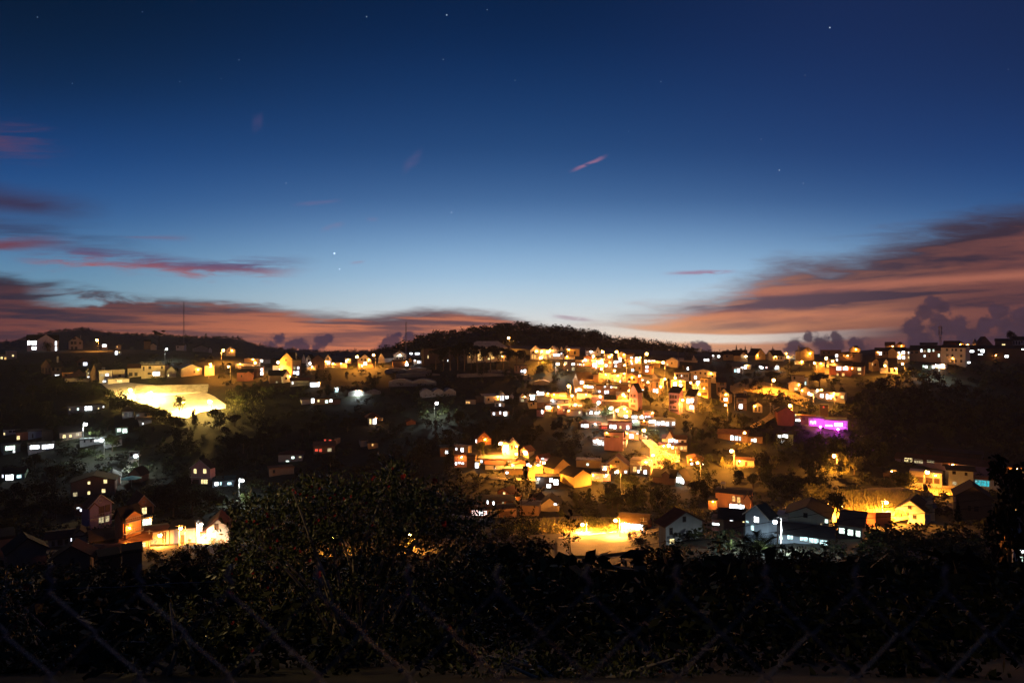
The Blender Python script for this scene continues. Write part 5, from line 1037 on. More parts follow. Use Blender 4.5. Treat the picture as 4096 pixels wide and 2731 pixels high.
# ------------------------------------------------------------------ street lamps
for x, y, k, lab in (
 (388,1361,'o','amber street lamp on the left hilltop right of the arched villa'),(667,1396,'u','small white lamp on the left ridge below the lone pine'),
 (893,1401,'o','big amber street lamp on the left ridge above the barns'),(843,1457,'s','small amber lamp above the plain amber wall'),(914,1466,'s','small amber lamp low beside the big left ridge lamp'),
 (1021,1451,'s','amber lamp against the pale yellow block'),(1047,1442,'u','white lamp at the corner of the pale blue wall'),(1112,1449,'o','amber lamp left of the large yellow gable'),
 (1428,1427,'o','amber lamp left of the white timbered chalet'),(1494,1420,'o','amber lamp right of the white timbered chalet'),
 (2034,1352,'o','amber lamp alone on the wooded hillside'),(1747,1612,'w','white lamp alone over dark bushes left of the town'),
 (2190,1408,'o','amber lamp in front of the flat topped white villa'),(2163,1431,'o','amber lamp in front of the leftmost white villa'),(2231,1456,'w','white lamp under the bright villa row'),
 (2410,1407,'o','first of the twin amber lamps under the wooded hill'),(2466,1407,'o','second of the twin amber lamps under the wooded hill'),(2587,1415,'o','tall amber lamp on the ridge right of the twin lamps'),
 (2652,1450,'o','amber lamp above the dark orchard'),(2406,1475,'s','small amber lamp above the cream box house'),(2498,1461,'s','small amber lamp behind the orange gable'),
 (2274,1544,'O','big amber lamp at the left edge of the town'),(2288,1582,'s','low amber lamp beneath the big left town lamp'),(2518,1563,'o','amber lamp in front of the tall grey pink tower'),
 (2395,1611,'w','big white lamp over green trees in the lower town'),(2444,1632,'w','second white lamp right of the big one in the lower town'),(2469,1641,'o','amber lamp over the pale yellow gable'),
 (2577,1720,'o','amber lamp at the road bend below the town'),(2612,1684,'w','white lamp in front of the bright white hall'),(2701,1511,'s','amber lamp behind the pink tower'),
 (3305,1433,'O','big amber lamp on the right ridge below the yellow gable'),(3095,1520,'o','amber lamp over the vine bank on the right slope'),(3160,1622,'o','amber lamp behind the dark brick tower'),
 (2979,1730,'s','small amber lamp above the low farmhouse'),(2797,1577,'s','amber lamp at the white tower house'),(3748,1463,'w','cold white lamp on the right ridge over the blazing wall'),
 (2002,1773,'O','amber lamp beside the blazing white amber house'),(2175,1851,'s','amber lamp at the foot of the pinkish shed'),(2675,1781,'O','amber lamp under the turret villa'),(2690,1789,'s','lower amber lamp beside the one under the turret villa'),
 (2612,1820,'s','small amber lamp on the curved stone road'),(2926,1803,'o','amber lamp on a concrete post on the right slope'),(3336,1823,'o','amber lamp inside a round leafy tree'),
 (2969,2026,'w','white star lamp in front of the two storey amber house'),(3709,1888,'o','amber lamp over the long cream carport'),
 (343,1697,'w','tall white lamp over the dark left slope'),(406,1760,'w','green tinted white lamp beside the leafy tree'),(542,1823,'w','white lamp over the narrow alley'),
 (969,1921,'w','white lamp right of the teal roofed shop'),(805,2096,'w','dazzling white lamp above the orange street'),
 (722,2112,'o','amber lamp over the orange street'),(640,2140,'s','second amber lamp on the orange street by the tall chalet'),(2462,2080,'B','amber lamp over the blazing roadside shop'),
 (3352,2012,'B','amber lamp behind the dark tree on the lit bank'),(3545,2010,'B','amber lamp added to light the middle of the bank'),(1640,2135,'o','amber lamp behind the flowering shrub'),(1330,2150,'s','amber lamp seen through the flowering shrub'),(2330,2098,'B','amber lamp beside the grassy field'),(3100,2086,'W','white lamp in the gap between the two big gables'),  # the lamp in the middle of the bank is added to light it
 (2374,1425,'s','added amber lamp before the white pointed attic house'),(2438,1427,'s','added amber lamp on the lane under the twin lamps'),(2459,1482,'s','added amber lamp between the round tree and the orange gable'),(2558,1503,'s','added amber lamp above the shop row beside the orange gable'),  # from here on, lamps added to spread amber light over the fronts
 (2592,1529,'s','added amber lamp left of the brown tower block'),(2660,1516,'s','added amber lamp right of the brown tower block'),(2722,1540,'O','strong amber lamp added to light the block behind the pink tower'),(2762,1530,'s','added amber lamp before the cream balcony block'),
 (2340,1545,'s','added amber lamp on the flat roof terrace lane'),(2401,1586,'s','added amber lamp before the long dark warehouse'),(2493,1578,'s','added amber lamp left of the grey pink tower foot'),(2643,1546,'s','added amber lamp under the brown tower block balcony'),
 (2731,1600,'s','added amber lamp at the right flank of the pink tower'),(2902,1620,'s','added amber lamp at the slim yellow gable house'),(3152,1428,'s','added amber lamp by the low white ridge house'),(3258,1452,'s','added amber lamp on the lane below the bright yellow gable'),(3330,1445,'s','added amber lamp by the slanted white wall'),
 (3244,1578,'s','added amber lamp before the lit row above the vine bank'),(3330,1583,'s','added amber lamp before the long flat amber building'),(3610,1455,'s','added amber lamp under the six lit windows'),(3540,1462,'s','added amber lamp by the dark gable right of the red walled house'),
 (2120,1862,'s','added amber lamp in the yard of the tin barns'),(2065,1815,'s','added amber lamp before the tall cream gable'),(2470,1885,'s','added amber lamp by the rusty roofed stall'),(2420,1875,'s','added amber lamp before the small shop by the banana plants'),(2790,1850,'s','added amber lamp in the garden of the orange arched house')):
    lamp(x, y, k, lab, rad=.34 if k in 'su' else .3 if y > 2000 else .5, yb={2096:2185,2112:2188,2140:2205,2080:2150,2086:2215,2012:2100,2010:2098,2026:2075,2135:2205,2150:2212,2098:2140}.get(y))
for x, y, lab, hh in ((600,1572,'floodlight on a mast at the left end of the floodlit yard',5),(735,1612,'floodlight on a mast in the middle of the floodlit yard',5),(838,1606,'floodlight on a mast at the right end of the floodlit yard',5),(520,1560,'floodlight on a mast by the white annexe',4)):
    lamp(x, y, 'f', lab, hgt=hh, rad=.5, group='floodlights of the yard', name='floodlight')
for x, y, lab in ((3282,1706,'magenta floodlight left of the magenta hall front'),(3352,1716,'magenta floodlight right of the magenta hall front')):
    lamp(x, y, 'm', lab, hgt=1.6, rad=.3, arm=.3, group='magenta floodlights', name='floodlight')

# ------------------------------------------------------------------ roads, yard, banks
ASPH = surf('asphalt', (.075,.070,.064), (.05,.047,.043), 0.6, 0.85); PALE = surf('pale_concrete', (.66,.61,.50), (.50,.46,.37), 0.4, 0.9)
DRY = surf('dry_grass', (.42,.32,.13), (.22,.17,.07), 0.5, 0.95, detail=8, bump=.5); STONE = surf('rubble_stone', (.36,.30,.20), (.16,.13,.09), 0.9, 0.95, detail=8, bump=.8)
strip('road', [(-500,2250),(0,2240),(350,2226),(600,2216),(900,2208),(1300,2196),(1700,2182),(2100,2166),(2300,2154),(2500,2138),(2640,2124)], 8, ASPH, 'valley road under the amber lamps')
strip('road', [(2640,2124),(2900,2108),(3200,2092),(3450,2068),(3700,2040),(4100,2010),(4700,1990)], 8, ASPH, 'valley road running on below the lit bank', lift=.36)
strip('path', [(2560,1738),(2590,1765),(2622,1795),(2638,1830),(2632,1862),(2606,1896)], 4.5, STONE, 'steep stony road curving down from the road bend')
strip('path', [(3008,1712),(3050,1690),(3085,1668),(3108,1642),(3130,1632)], 3.5, DRY, 'dirt path climbing to the dark brick tower')
strip('path', [(500,1895),(518,1870),(532,1840),(545,1822)], 3.5, PALE, 'narrow concrete alley under the white lamp')
def sheet(name, x0, x1, top, bot, mat, label, n=60, r=14, lift=.45, cat=None):
    m = MB(); xs = np.linspace(x0, x1, n)
    for j in range(r):
        for x in xs:
            a = np.interp(x, [p[0] for p in top], [p[1] for p in top]); b = np.interp(x, [p[0] for p in bot], [p[1] for p in bot])
            p = P(x, a+(b-a)*j/(r-1)); m.v.append((p.x, p.y, p.z+lift))
    m.f = [(j*n+i, (j+1)*n+i, (j+1)*n+i+1, j*n+i+1) for j in range(r-1) for i in range(n-1)]; m.m = [0]*len(m.f)
    return tag(m.build(name, mat), label, cat, kind='structure')
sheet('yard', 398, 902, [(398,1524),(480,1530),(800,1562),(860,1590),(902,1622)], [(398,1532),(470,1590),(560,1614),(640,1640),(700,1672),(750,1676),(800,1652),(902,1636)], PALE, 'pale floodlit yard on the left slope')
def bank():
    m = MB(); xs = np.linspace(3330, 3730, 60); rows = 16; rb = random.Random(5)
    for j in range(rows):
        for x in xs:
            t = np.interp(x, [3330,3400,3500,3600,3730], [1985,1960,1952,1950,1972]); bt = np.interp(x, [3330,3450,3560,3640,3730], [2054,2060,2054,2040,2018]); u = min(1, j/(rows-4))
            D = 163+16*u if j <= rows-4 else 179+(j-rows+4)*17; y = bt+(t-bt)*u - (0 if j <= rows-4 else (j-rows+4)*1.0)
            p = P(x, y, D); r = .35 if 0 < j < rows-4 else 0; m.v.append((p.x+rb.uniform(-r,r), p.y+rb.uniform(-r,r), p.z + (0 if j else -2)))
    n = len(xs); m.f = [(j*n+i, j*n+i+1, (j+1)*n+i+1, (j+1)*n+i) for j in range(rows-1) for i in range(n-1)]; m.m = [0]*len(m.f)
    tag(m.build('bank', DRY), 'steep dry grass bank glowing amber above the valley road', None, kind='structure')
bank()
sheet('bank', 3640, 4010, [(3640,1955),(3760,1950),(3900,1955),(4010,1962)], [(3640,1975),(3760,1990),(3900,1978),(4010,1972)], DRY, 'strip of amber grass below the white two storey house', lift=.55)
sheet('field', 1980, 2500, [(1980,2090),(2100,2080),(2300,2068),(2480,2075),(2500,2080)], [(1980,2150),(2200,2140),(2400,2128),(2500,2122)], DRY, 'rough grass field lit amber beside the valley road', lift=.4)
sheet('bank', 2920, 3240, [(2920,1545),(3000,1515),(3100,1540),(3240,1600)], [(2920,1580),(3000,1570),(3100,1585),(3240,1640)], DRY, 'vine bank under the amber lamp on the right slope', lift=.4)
sheet('bank', 2600, 2720, [(2600,1790),(2660,1785),(2720,1795)], [(2600,1880),(2660,1872),(2720,1850)], STONE, 'stony slope beside the steep curved road', lift=.5)
sheet('lot', 2230, 2560, [(2230,2166),(2400,2158),(2560,2146)], [(2230,2230),(2400,2225),(2560,2205)], ASPH, 'dark paved lot in front of the valley road', lift=.36)
wall('trail_band', [(2236,2160),(2330,2151),(2430,2140),(2520,2131),(2640,2116)], .7, .35, PALE, 'low pale band in place of the headlight trail on the valley road', 'trail_band')  # raised pale band put in where a headlight trail shone
wall('trail_band', [(1948,1914),(2010,1916),(2080,1919),(2148,1922)], .5, .4, PALE, 'thin white band in place of the headlight trail left of the ochre gables', 'trail_band')  # second raised band put in for a headlight trail
wall('retaining_wall', [(3440,2100),(3500,2104),(3562,2100)], 3.2, .4, WALL['R'], 'red brown retaining wall below the lit bank')
wall('retaining_wall', [(2112,1914),(2140,1915),(2170,1914)], 4.5, .5, WALL['Y'], 'tall ochre retaining wall below the pinkish shed')
wall('garden_wall', [(258,1527),(310,1526),(355,1528)], 1.7, .3, WALL['C'], 'cream garden wall under the orange bungalow')
wall('garden_wall', [(355,2222),(420,2220),(488,2217)], 2.2, .2, WALL['B'], 'dark picket wall along the orange street')
wall('garden_wall', [(3690,1950),(3760,1955),(3830,1960)], 1.2, .3, WALL['C'], 'cream wall below the long carport')
wall('garden_wall', [(2560,1836),(2590,1842),(2600,1850)], 1.6, .3, WALL['C'], 'low lit wall beside the amber parapet house')
wall('garden_wall', [(1790,2065),(1850,2075),(1920,2084)], .9, .5, PALE, 'pale concrete steps below the rosy porch')
house('A',(1600,1085,2440,1132),'gs',1000,'W','P','long pale plastic greenhouse above the floodlit yard',(),dm=9,name='greenhouse',cat='greenhouse',rot=-7)
for box, sp, lab, sd in (((410,800,662,858),1,'dim tunnel greenhouse under the steep white gable',0),((664,798,958,862),1,'amber tinted tunnel greenhouse right of the first',0),((540,858,1056,902),1,'long dim greenhouse on the terrace below the dark tall building',0),
        ((458,930,1015,1012),2,'long pale greenhouse lowest on the left terrace',0),((832,1045,1248,1138),3,'three span white greenhouse above the lone white lamp',8),((1258,862,1890,900),1,'long greenhouse with one amber lit edge under the pines',0),
        ((1930,880,2126,940),1,'short dim greenhouse under the brown two storey block',0),((1545,828,1885,860),1,'thin amber greenhouse roof among the pine trunks',0),((2160,945,2350,1000),1,'brown greenhouse left of the big left town lamp',0)):
    greenhouse('C', box, sp, lab, side=sd, dm=9)
greenhouse('B', (2040,1060,2420,1118), 2, 'white lit greenhouse with a glowing middle on the dark centre slope', dm=9)
lamp(1434,1566,'u','small white lamp inside the white lit greenhouse', hgt=2.2, rad=.4, arm=.3)
# parasol, awning
pz = P(*px('G',1545,1020)); pz.z += .6; r = empty('parasol', pz); tag(r, 'teal garden parasol beside the brown two storey house', 'parasol')
m = MB(); n = 10; R = 3.2
for i in range(n):
    a, b = 2*math.pi*i/n, 2*math.pi*(i+1)/n
    m.slab([(0,0,3.2),(R*math.cos(a),R*math.sin(a),2.3),(R*math.cos(b),R*math.sin(b),2.3),(0,0,3.2)][:3]+[(0.01,0,3.2)], .04)
m.build('canopy', surf('teal_cloth', (.10,.42,.36), None, 2.0), r); m = MB(); m.tube([(0,0,-1),(0,0,3.2)], .06); m.build('pole', METAL, r)
pz = P(*px('M',1440,640)); r = empty('awning', pz); tag(r, 'purple tarpaulin awning between the brown shop and the stall', 'awning')
s_ = pz.y/F; m = MB(); m.slab([(-70*.42*s_,0,42*.42*s_),(66*.42*s_,0,42*.42*s_),(30*.42*s_,3,84*.42*s_),(-60*.42*s_,3,84*.42*s_)], .05); m.build('tarpaulin', surf('purple_tarp', (.20,.12,.42), None, 1.0), r)
m = MB()
for q in (-68, 64): m.tube([(q*.42*s_,.1,-1),(q*.42*s_,.1,42*.42*s_)], .05)
m.build('pole', METAL, r)

# ------------------------------------------------------------------ masts and poles
mast(735, 1210, 1404, 'thin lattice mast against the sunset above the left ridge', 1.0, D=560)
mast(1624, 1288, 1428, 'thin lattice mast behind the cream gable house', .9, D=430)
RW = surf('mast_red', (.45,.16,.08), (.5,.42,.36), 0.25, 0.6, (.1,.1,1.2), 1)
mast(3762, 1302, 1402, 'red and white telephone mast with panel antennas on the right ridge', 1.3, RW, True, D=440, solid=True)
for x, yt, yb, lab in ((2935,1810,1866,'concrete post under the amber lamp on the right slope'),(3265,1845,1882,'short leaning post in the dark right of the slope lamp'),(2938,1575,1640,'thin pole left of the open gable pavilion'),(3081,1610,1655,'thin pole right of the open gable pavilion'),(3095,1620,1672,'second thin pole right of the open gable pavilion'),
                       (597,2118,2190,'pale pole in front of the purple awning'),(718,2098,2185,'tall pole at the end of the orange street'),(3448,1968,2062,'slim pole in front of the lit bank'),(2574,2068,2130,'short pole beside the blazing roadside shop'),(3142,2025,2095,'thin twin poles beside the pale green hall'),(2408,1850,1898,'pole right of the banana plants')):
    pole(x, yt, yb, lab, rad=.14)
cable([(3391,2049,150),(3590,2020,150),(3690,2003,150),(3806,1982,150),(3990,1962,150),(4300,1940,150)], .035, 'dark power cable crossing the lit bank')
cable([(2500,2190,75),(2968,2104,75),(3160,2070,75),(3310,2046,75),(3500,2030,75),(4000,1988,75)], .03, 'dark power cable across the two big gables')
cable([(2700,2165,60),(3100,2126,60),(3400,2075,60),(3700,2050,60),(4096,2000,60)], .025, 'second dark cable below the first one')
cable([(-100,2361,14),(300,2350,14),(700,2330,14),(1000,2312,14)], .006, 'thin upper wire across the dark lower left', METAL)
cable([(-100,2460,12),(300,2440,12),(800,2410,12),(1100,2395,12)], .005, 'thin lower wire across the dark lower left', METAL)
cable([(-100,2546,9),(350,2556,9),(900,2565,9),(1500,2530,9)], .005, 'twisted wire low across the dark bushes', METAL)
cable([(3000,2330,40),(3500,2240,40),(4100,2150,40)], .02, 'black cable sagging over the dark right foreground')
cable([(2926,1812,240),(2850,1842,235),(2780,1850,235)], .03, 'wire running left from the concrete post'); cable([(2926,1812,240),(3010,1842,240),(3080,1830,245)], .03, 'wire running right from the concrete post')

# ------------------------------------------------------------------ trees one can tell apart
def T(reg, x, yt, yb, w, kind, label, mat=None, group=None, D=None):
    X, Y0 = px(reg, x, yt); Y1 = px(reg, x, yb)[1]; return tree(X, Y0, Y1, w*REG[reg][2], kind, label, mat, group, D)
for i, (x, yt, yb, w) in enumerate(((1265,505,790,170),(1345,490,800,180),(1425,530,790,150),(1495,515,820,170),(1575,540,800,150),(1650,530,815,150),(1725,535,800,160),(1800,545,815,170),(1880,555,800,150),(1960,590,815,150),(2035,580,800,170),(1180,540,800,160),(1100,560,800,170),(1010,575,790,150))):
    T('C', x, yt, yb, w*(1.25 if i % 2 else .9), 'umbrella' if i % 2 else 'round', 'tall dark pine in the grove before the amber lit pavilion', LEAFD, 'pines before the amber pavilion', D=352-i % 3*6)
T('A',1870,358,520,120,'umbrella','lone flat topped pine on the left ridge skyline'); T('E',42,550,720,150,'umbrella','flat topped pine against the sunset right of the town'); T('E',195,590,715,130,'umbrella','dark ragged pine right of the flat topped one on the skyline')
T('E',722,530,640,55,'cone','first small spire tree on the right ridge'); T('E',826,538,640,45,'cone','second small spire tree on the right ridge'); T('E',1150,542,650,36,'cone','narrow spire tree behind the pale ridge house'); T('E',895,545,640,45,'cone','third small spire tree beside the big brown gable')
T('F',2200,345,520,120,'round','dark round tree behind the dim house at the right ridge end')
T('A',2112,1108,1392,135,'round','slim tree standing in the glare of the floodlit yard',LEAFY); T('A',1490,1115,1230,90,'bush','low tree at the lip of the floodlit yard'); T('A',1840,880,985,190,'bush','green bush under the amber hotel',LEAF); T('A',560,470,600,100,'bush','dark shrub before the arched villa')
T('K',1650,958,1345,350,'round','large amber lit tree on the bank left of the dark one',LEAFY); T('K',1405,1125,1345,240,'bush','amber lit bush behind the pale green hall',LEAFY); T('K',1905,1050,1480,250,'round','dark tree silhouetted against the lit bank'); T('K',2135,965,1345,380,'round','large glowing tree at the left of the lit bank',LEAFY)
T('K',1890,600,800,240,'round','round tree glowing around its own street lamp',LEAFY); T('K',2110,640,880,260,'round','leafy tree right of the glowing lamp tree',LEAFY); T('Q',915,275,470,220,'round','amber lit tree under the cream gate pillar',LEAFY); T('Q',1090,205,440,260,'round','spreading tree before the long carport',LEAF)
T('Q',1335,320,560,100,'tall','slim dark tree before the cream wall'); T('Q',1240,345,560,150,'bush','olive bush left of the slim dark tree',LEAF); T('G',1320,410,605,210,'round','leafy tree lit green by the white lamp',LEAF); T('G',1740,955,1160,260,'bush','green lit tree beside the teal parasol',LEAF); T('G',1460,1040,1130,200,'bush','shrub under the teal parasol',LEAF)
T('G',110,1345,1600,190,'round','dim olive tree at the lower left edge',LEAF); T('G',480,1390,1560,200,'bush','dim bush left of the violet chalet',LEAF); T('D',1718,1005,1210,110,'tall','dark tree between the grey pink tower and the pink tower'); T('D',540,685,810,120,'round','tree lit amber under the bright villa row',LEAF); T('D',1245,910,985,120,'bush','dark shrub before the cream box house',LEAF)
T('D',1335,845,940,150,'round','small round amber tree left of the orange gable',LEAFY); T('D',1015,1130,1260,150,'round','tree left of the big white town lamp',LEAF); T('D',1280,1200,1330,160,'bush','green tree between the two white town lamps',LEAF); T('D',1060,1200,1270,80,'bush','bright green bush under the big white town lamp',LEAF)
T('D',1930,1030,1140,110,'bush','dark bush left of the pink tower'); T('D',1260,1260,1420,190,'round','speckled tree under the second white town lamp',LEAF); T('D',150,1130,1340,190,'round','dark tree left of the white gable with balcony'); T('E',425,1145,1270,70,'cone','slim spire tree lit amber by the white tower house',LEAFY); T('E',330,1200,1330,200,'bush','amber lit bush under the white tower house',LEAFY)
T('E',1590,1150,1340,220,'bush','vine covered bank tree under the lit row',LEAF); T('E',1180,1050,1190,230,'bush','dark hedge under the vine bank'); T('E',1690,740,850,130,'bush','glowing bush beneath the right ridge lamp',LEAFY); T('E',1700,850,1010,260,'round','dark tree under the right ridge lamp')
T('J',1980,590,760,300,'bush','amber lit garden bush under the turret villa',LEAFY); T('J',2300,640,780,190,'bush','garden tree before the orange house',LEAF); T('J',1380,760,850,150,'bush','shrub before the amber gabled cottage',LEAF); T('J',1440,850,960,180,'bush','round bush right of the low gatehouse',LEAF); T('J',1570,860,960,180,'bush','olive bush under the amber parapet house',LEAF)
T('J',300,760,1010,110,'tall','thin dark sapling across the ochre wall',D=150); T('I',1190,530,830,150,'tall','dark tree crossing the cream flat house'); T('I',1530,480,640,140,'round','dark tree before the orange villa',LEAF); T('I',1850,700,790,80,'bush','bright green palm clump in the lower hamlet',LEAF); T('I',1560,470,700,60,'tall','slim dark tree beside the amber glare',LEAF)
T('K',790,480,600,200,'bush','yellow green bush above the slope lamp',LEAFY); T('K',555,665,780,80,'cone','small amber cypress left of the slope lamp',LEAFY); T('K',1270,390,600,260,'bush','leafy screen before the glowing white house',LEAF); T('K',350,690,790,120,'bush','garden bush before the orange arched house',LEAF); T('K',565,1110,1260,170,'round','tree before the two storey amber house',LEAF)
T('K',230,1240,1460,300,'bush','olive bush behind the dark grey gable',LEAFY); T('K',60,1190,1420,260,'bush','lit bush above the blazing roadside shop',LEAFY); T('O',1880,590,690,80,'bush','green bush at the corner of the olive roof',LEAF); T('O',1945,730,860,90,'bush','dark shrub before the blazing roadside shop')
T('O',1740,680,780,150,'bush','amber lit bush left of the blazing roadside shop',LEAFY); T('O',2010,805,900,190,'bush','low dark hedge at the roadside'); T('O',1210,655,810,150,'bush','amber lit bush in the grassy field',LEAFY); T('O',760,650,820,150,'bush','olive bush at the left of the grassy field',LEAF); T('O',1000,670,820,170,'bush','second olive bush in the grassy field',LEAF); T('O',1560,620,730,230,'bush','green bush behind the grassy field',LEAF)
T('M',2030,580,660,130,'bush','amber lit hedge under the orange house',LEAFY); T('H',900,900,1040,260,'bush','green lit bush right of the white lamp',LEAF); T('M',60,840,1100,240,'bush','dark shrub under the big grey gable',LEAF,D=40); T('M',1660,655,860,150,'bush','black shrub before the orange street',D=70); T('M',1830,640,900,260,'bush','black rounded shrub before the orange street',D=66); T('M',1400,668,800,110,'bush','black small shrub before the taller dark box',D=72)
T('M',2060,700,900,240,'bush','black shrub under the orange house',LEAF,D=62)
# ------------------------------------------------------------------ clusters of look-alike trees between the houses
rg = random.Random(17); RECT = []
for o in list(COL.objects):
    if o.parent is None and o.get('category') in ('house','tower','greenhouse') :
        kids = [c for c in o.children if c.name.split('.')[0] == 'wall']
        if not kids: continue
        M_ = Matrix.Translation(o.location) @ Matrix.Rotation(o.rotation_euler.z, 4, 'Z')
        q = [px_of(M_ @ Vector(v.co)) for v in kids[0].data.vertices if v.co.z > -.5]
        q += [px_of(o.location)]
        RECT.append((min(a for a, _ in q), min(b for _, b in q), max(a for a, _ in q), px_of(o.location)[1]))
def clear(x, yt, yb, w):
    for a, b, c, d in RECT:
        if x+w*.42 > a and x-w*.42 < c and yt < d-1 and yb > b: 
            if yb >= d-6: return False
            if yb > b+8: return False
    return True
def clear2(x, yt, yb, w):
    for a, b, c, d in RECT:
        if x+w*.4 > a and x-w*.4 < c and yb > b+4 and yt < d-max(3.5, (d-b)*.16) and yb > d-12: return False
    return True
def cluster(n, x0, y0, x1, y1, label, group, hts=(4,8), kinds=('round','bush','tall'), mats=(LEAFD,), seed=1):
    rg = random.Random(seed); k = 0
    for _ in range(n*12):
        if k >= n: break
        x, y = rg.uniform(x0, x1), rg.uniform(y0, y1); D = depth(x, y); h = rg.uniform(*hts)*F/D; kd = rg.choice(kinds); w = h*rg.uniform(.75, 1.1)*(.6 if kd == 'tall' else 1)
        if clear(x, y-h, y, w): tree(x, y-h, y, w, kd, label, rg.choice(mats), group); k += 1
cluster(26, -60,1560, 640,1730,'dark leafy tree on the unlit slope below the left ridge houses','trees under the left ridge',seed=2)
for i in range(24):
    x = 385+i*15+rg.uniform(-5,5) if 'rg' in globals() else 385+i*15
    y = np.interp(x, [385,470,560,640,700,760], [1560,1612,1636,1660,1692,1700]); hh = 34+((i*37) % 23)
    tree(x, y-hh*.62, y+hh*.38, hh*1.1, 'bush' if i % 3 else 'round', 'dark tree along the lower lip of the floodlit yard', LEAFD, 'trees along the floodlit yard')
cluster(16, 900,1500,1500,1590,'dark tree on the terraces between the white garage and the greenhouses','trees on the centre terraces',(3,6),seed=3)
cluster(34, 620,1700,1720,1900,'dark tree in the wooded hollow around the lone cottage','trees in the centre hollow',seed=4)
cluster(20,1700,1690,2340,1800,'dark tree on the slope under the left foot of the town','trees under the town',seed=5)
cluster(22,2560,1620,3120,1800,'dim amber tinted tree on the slope under the tower houses','trees under the tower houses',(3,6),mats=(LEAF,LEAFD),seed=6)
cluster(18,2200,1960,2900,2080,'olive tree on the dark slope above the valley road','trees above the valley road',(4,7),mats=(LEAF,LEAFD),seed=7)
cluster(22,2720,1870,3420,2010,'dark tree on the lower right slope behind the big gables','trees behind the big gables',(4,8),mats=(LEAF,LEAFD),seed=8)
cluster(16,-40,1840, 300,2110,'dark tree in the lower left hollow beside the brown house','trees in the lower left hollow',(4,8),seed=9)
cluster(16, 560,1960, 900,2080,'dark tree below the pink gabled house','trees below the pink gabled house',(4,8),seed=10)
cluster(16,2640,1440,3300,1560,'dark orchard tree on the right slope under the ridge houses','trees under the right ridge',(3,5),seed=11)
cluster(14,1880,1480,2300,1560,'dim tree under the pine grove left of the town','trees left of the town',(3,6),seed=12)
cluster(10,3560,1905,4080,1990,'dark tree between the long school shed and the lit bank','trees by the school shed',(3,5),mats=(LEAF,),seed=13)
cluster(14,2050,1480,2700,1600,'small dark tree squeezed between the town houses','trees among the town houses',(2.5,4.5),mats=(LEAF,LEAFD),seed=14)

# ------------------------------------------------------------------ woods that read as one mass
rg = random.Random(21)
def hz(D0, outline, drop, x, d):
    y = np.interp(x, [p[0] for p in outline], [p[1] for p in outline]) + drop; zc = -(y-CY)/F*D0; t = (d-D0)/(D0*.28)
    return -70 + (zc+70)*math.cos(t*math.pi/2)**1.2
sp = []
for i in range(720):
    x = rg.uniform(1420, 2950); d = 560 if i < 260 else rg.uniform(470, 556); X = (x-CX)/F*d
    z = hz(560, HC, 20, x, d)
    if CZ+z < ground_z(X, d)-3: continue
    h = min(9, 2.6+abs(rg.gauss(0, 2.4))) if i < 260 else rg.uniform(5, 9.5); sp.append(((X, d+rg.uniform(-6, 0), CZ+z-1.0), h, h*rg.uniform(1.1, 2.0), rg.choice(('round','bush','bush'))))
woods('woods', sp, [LEAFD, LEAF], 'dark woods covering the hill behind the town', 130, .075)
for x, yt, w in ((2012,1290,70),(2094,1292,44),(1812,1318,26),(2455,1352,30)):
    tree(x, yt, np.interp(x, [p[0] for p in HC], [p[1] for p in HC])+22, w, 'umbrella', {2012:'big round pine crown on top of the wooded hill',2094:'flat topped pine on the crest of the wooded hill',1812:'small pine breaking the left skyline of the wooded hill',2455:'ragged pine on the right shoulder of the wooded hill'}[x], LEAFD, D=556)
sp = []
for i in range(1500):
    x = rg.uniform(-500, 1700); d = 1150 if i < 1000 else rg.uniform(980, 1140); X = (x-CX)/F*d; h = 2.4+abs(rg.gauss(0, 1.6))
    sp.append(((X, d-3, CZ+hz(1150, HL, 7, x, d)-.5), h, h*rg.uniform(1.0, 1.9), rg.choice(('cone','bush','bush'))))
woods('woods', sp, [LEAFD], 'far wooded hills on the left horizon', 50, .11)
sp = []
for i in range(520):
    x, y = rg.uniform(3260, 4500), rg.uniform(1490, 1880)
    if y < 1490+ (3400-x)*.9: continue
    p = P(x, y); h = rg.uniform(4, 8); hp = h*F/p.y
    if clear(x, y-hp, y, hp): sp.append((p, h, h*rg.uniform(.8, 1.2), rg.choice(('round','bush','tall'))))
woods('woods', sp, [LEAFD, LEAF], 'dark wooded slope filling the right side', 110, .085)
sp = []
for i in range(6400):
    x, y = rg.uniform(-900, 5000), rg.uniform(1425, 2230); p = P(x, y); h = rg.uniform(.9, 3.3); hp = h*F/p.y
    if clear2(x, y-hp, y, hp*1.3) and not (2170 < x < 2600 and 2080 < y) and not (390 < x < 910 and 1515 < y < 1690) and not (3380 < x < 3720 and 1950 < y < 2065): sp.append((p, h, h*rg.uniform(1.0, 1.9), 'bush'))
for i in range(700):
    x, y = rg.uniform(-700, 4800), rg.uniform(2225, 2345); p = P(x, y); h = rg.uniform(.8, 2.0)
    if 2170 < x < 2600 and y < 2300: continue
    sp.append((p, h, h*rg.uniform(1.2, 2.2), 'bush'))
for i in range(230):
    x = rg.uniform(-300, 4400); D = rg.uniform(26, 62); top = np.interp(x, [-300,0,500,880,1400,2000,2250,2350,2600,2750,3050,3300,3600,4000,4400], [2300,2300,2265,2262,2205,2192,2205,2235,2215,2190,2215,2205,2225,2205,2190]) + abs(rg.gauss(0, 26))
    h = rg.uniform(2.2, 4.5); z = CZ-(top-CY)/F*D - h; X = (x-CX)/F*D; gz = ground_z(X, D); h += max(0, z-gz+.3); z = min(z, gz-.3) if z > gz else z
    sp.append(((X, D, z), h, h*rg.uniform(.8, 1.4), 'bush'))
o = woods('undergrowth', sp, [LEAFD, LEAFD, LEAF], 'rough bushes and weeds covering the open slopes', 62, .12)
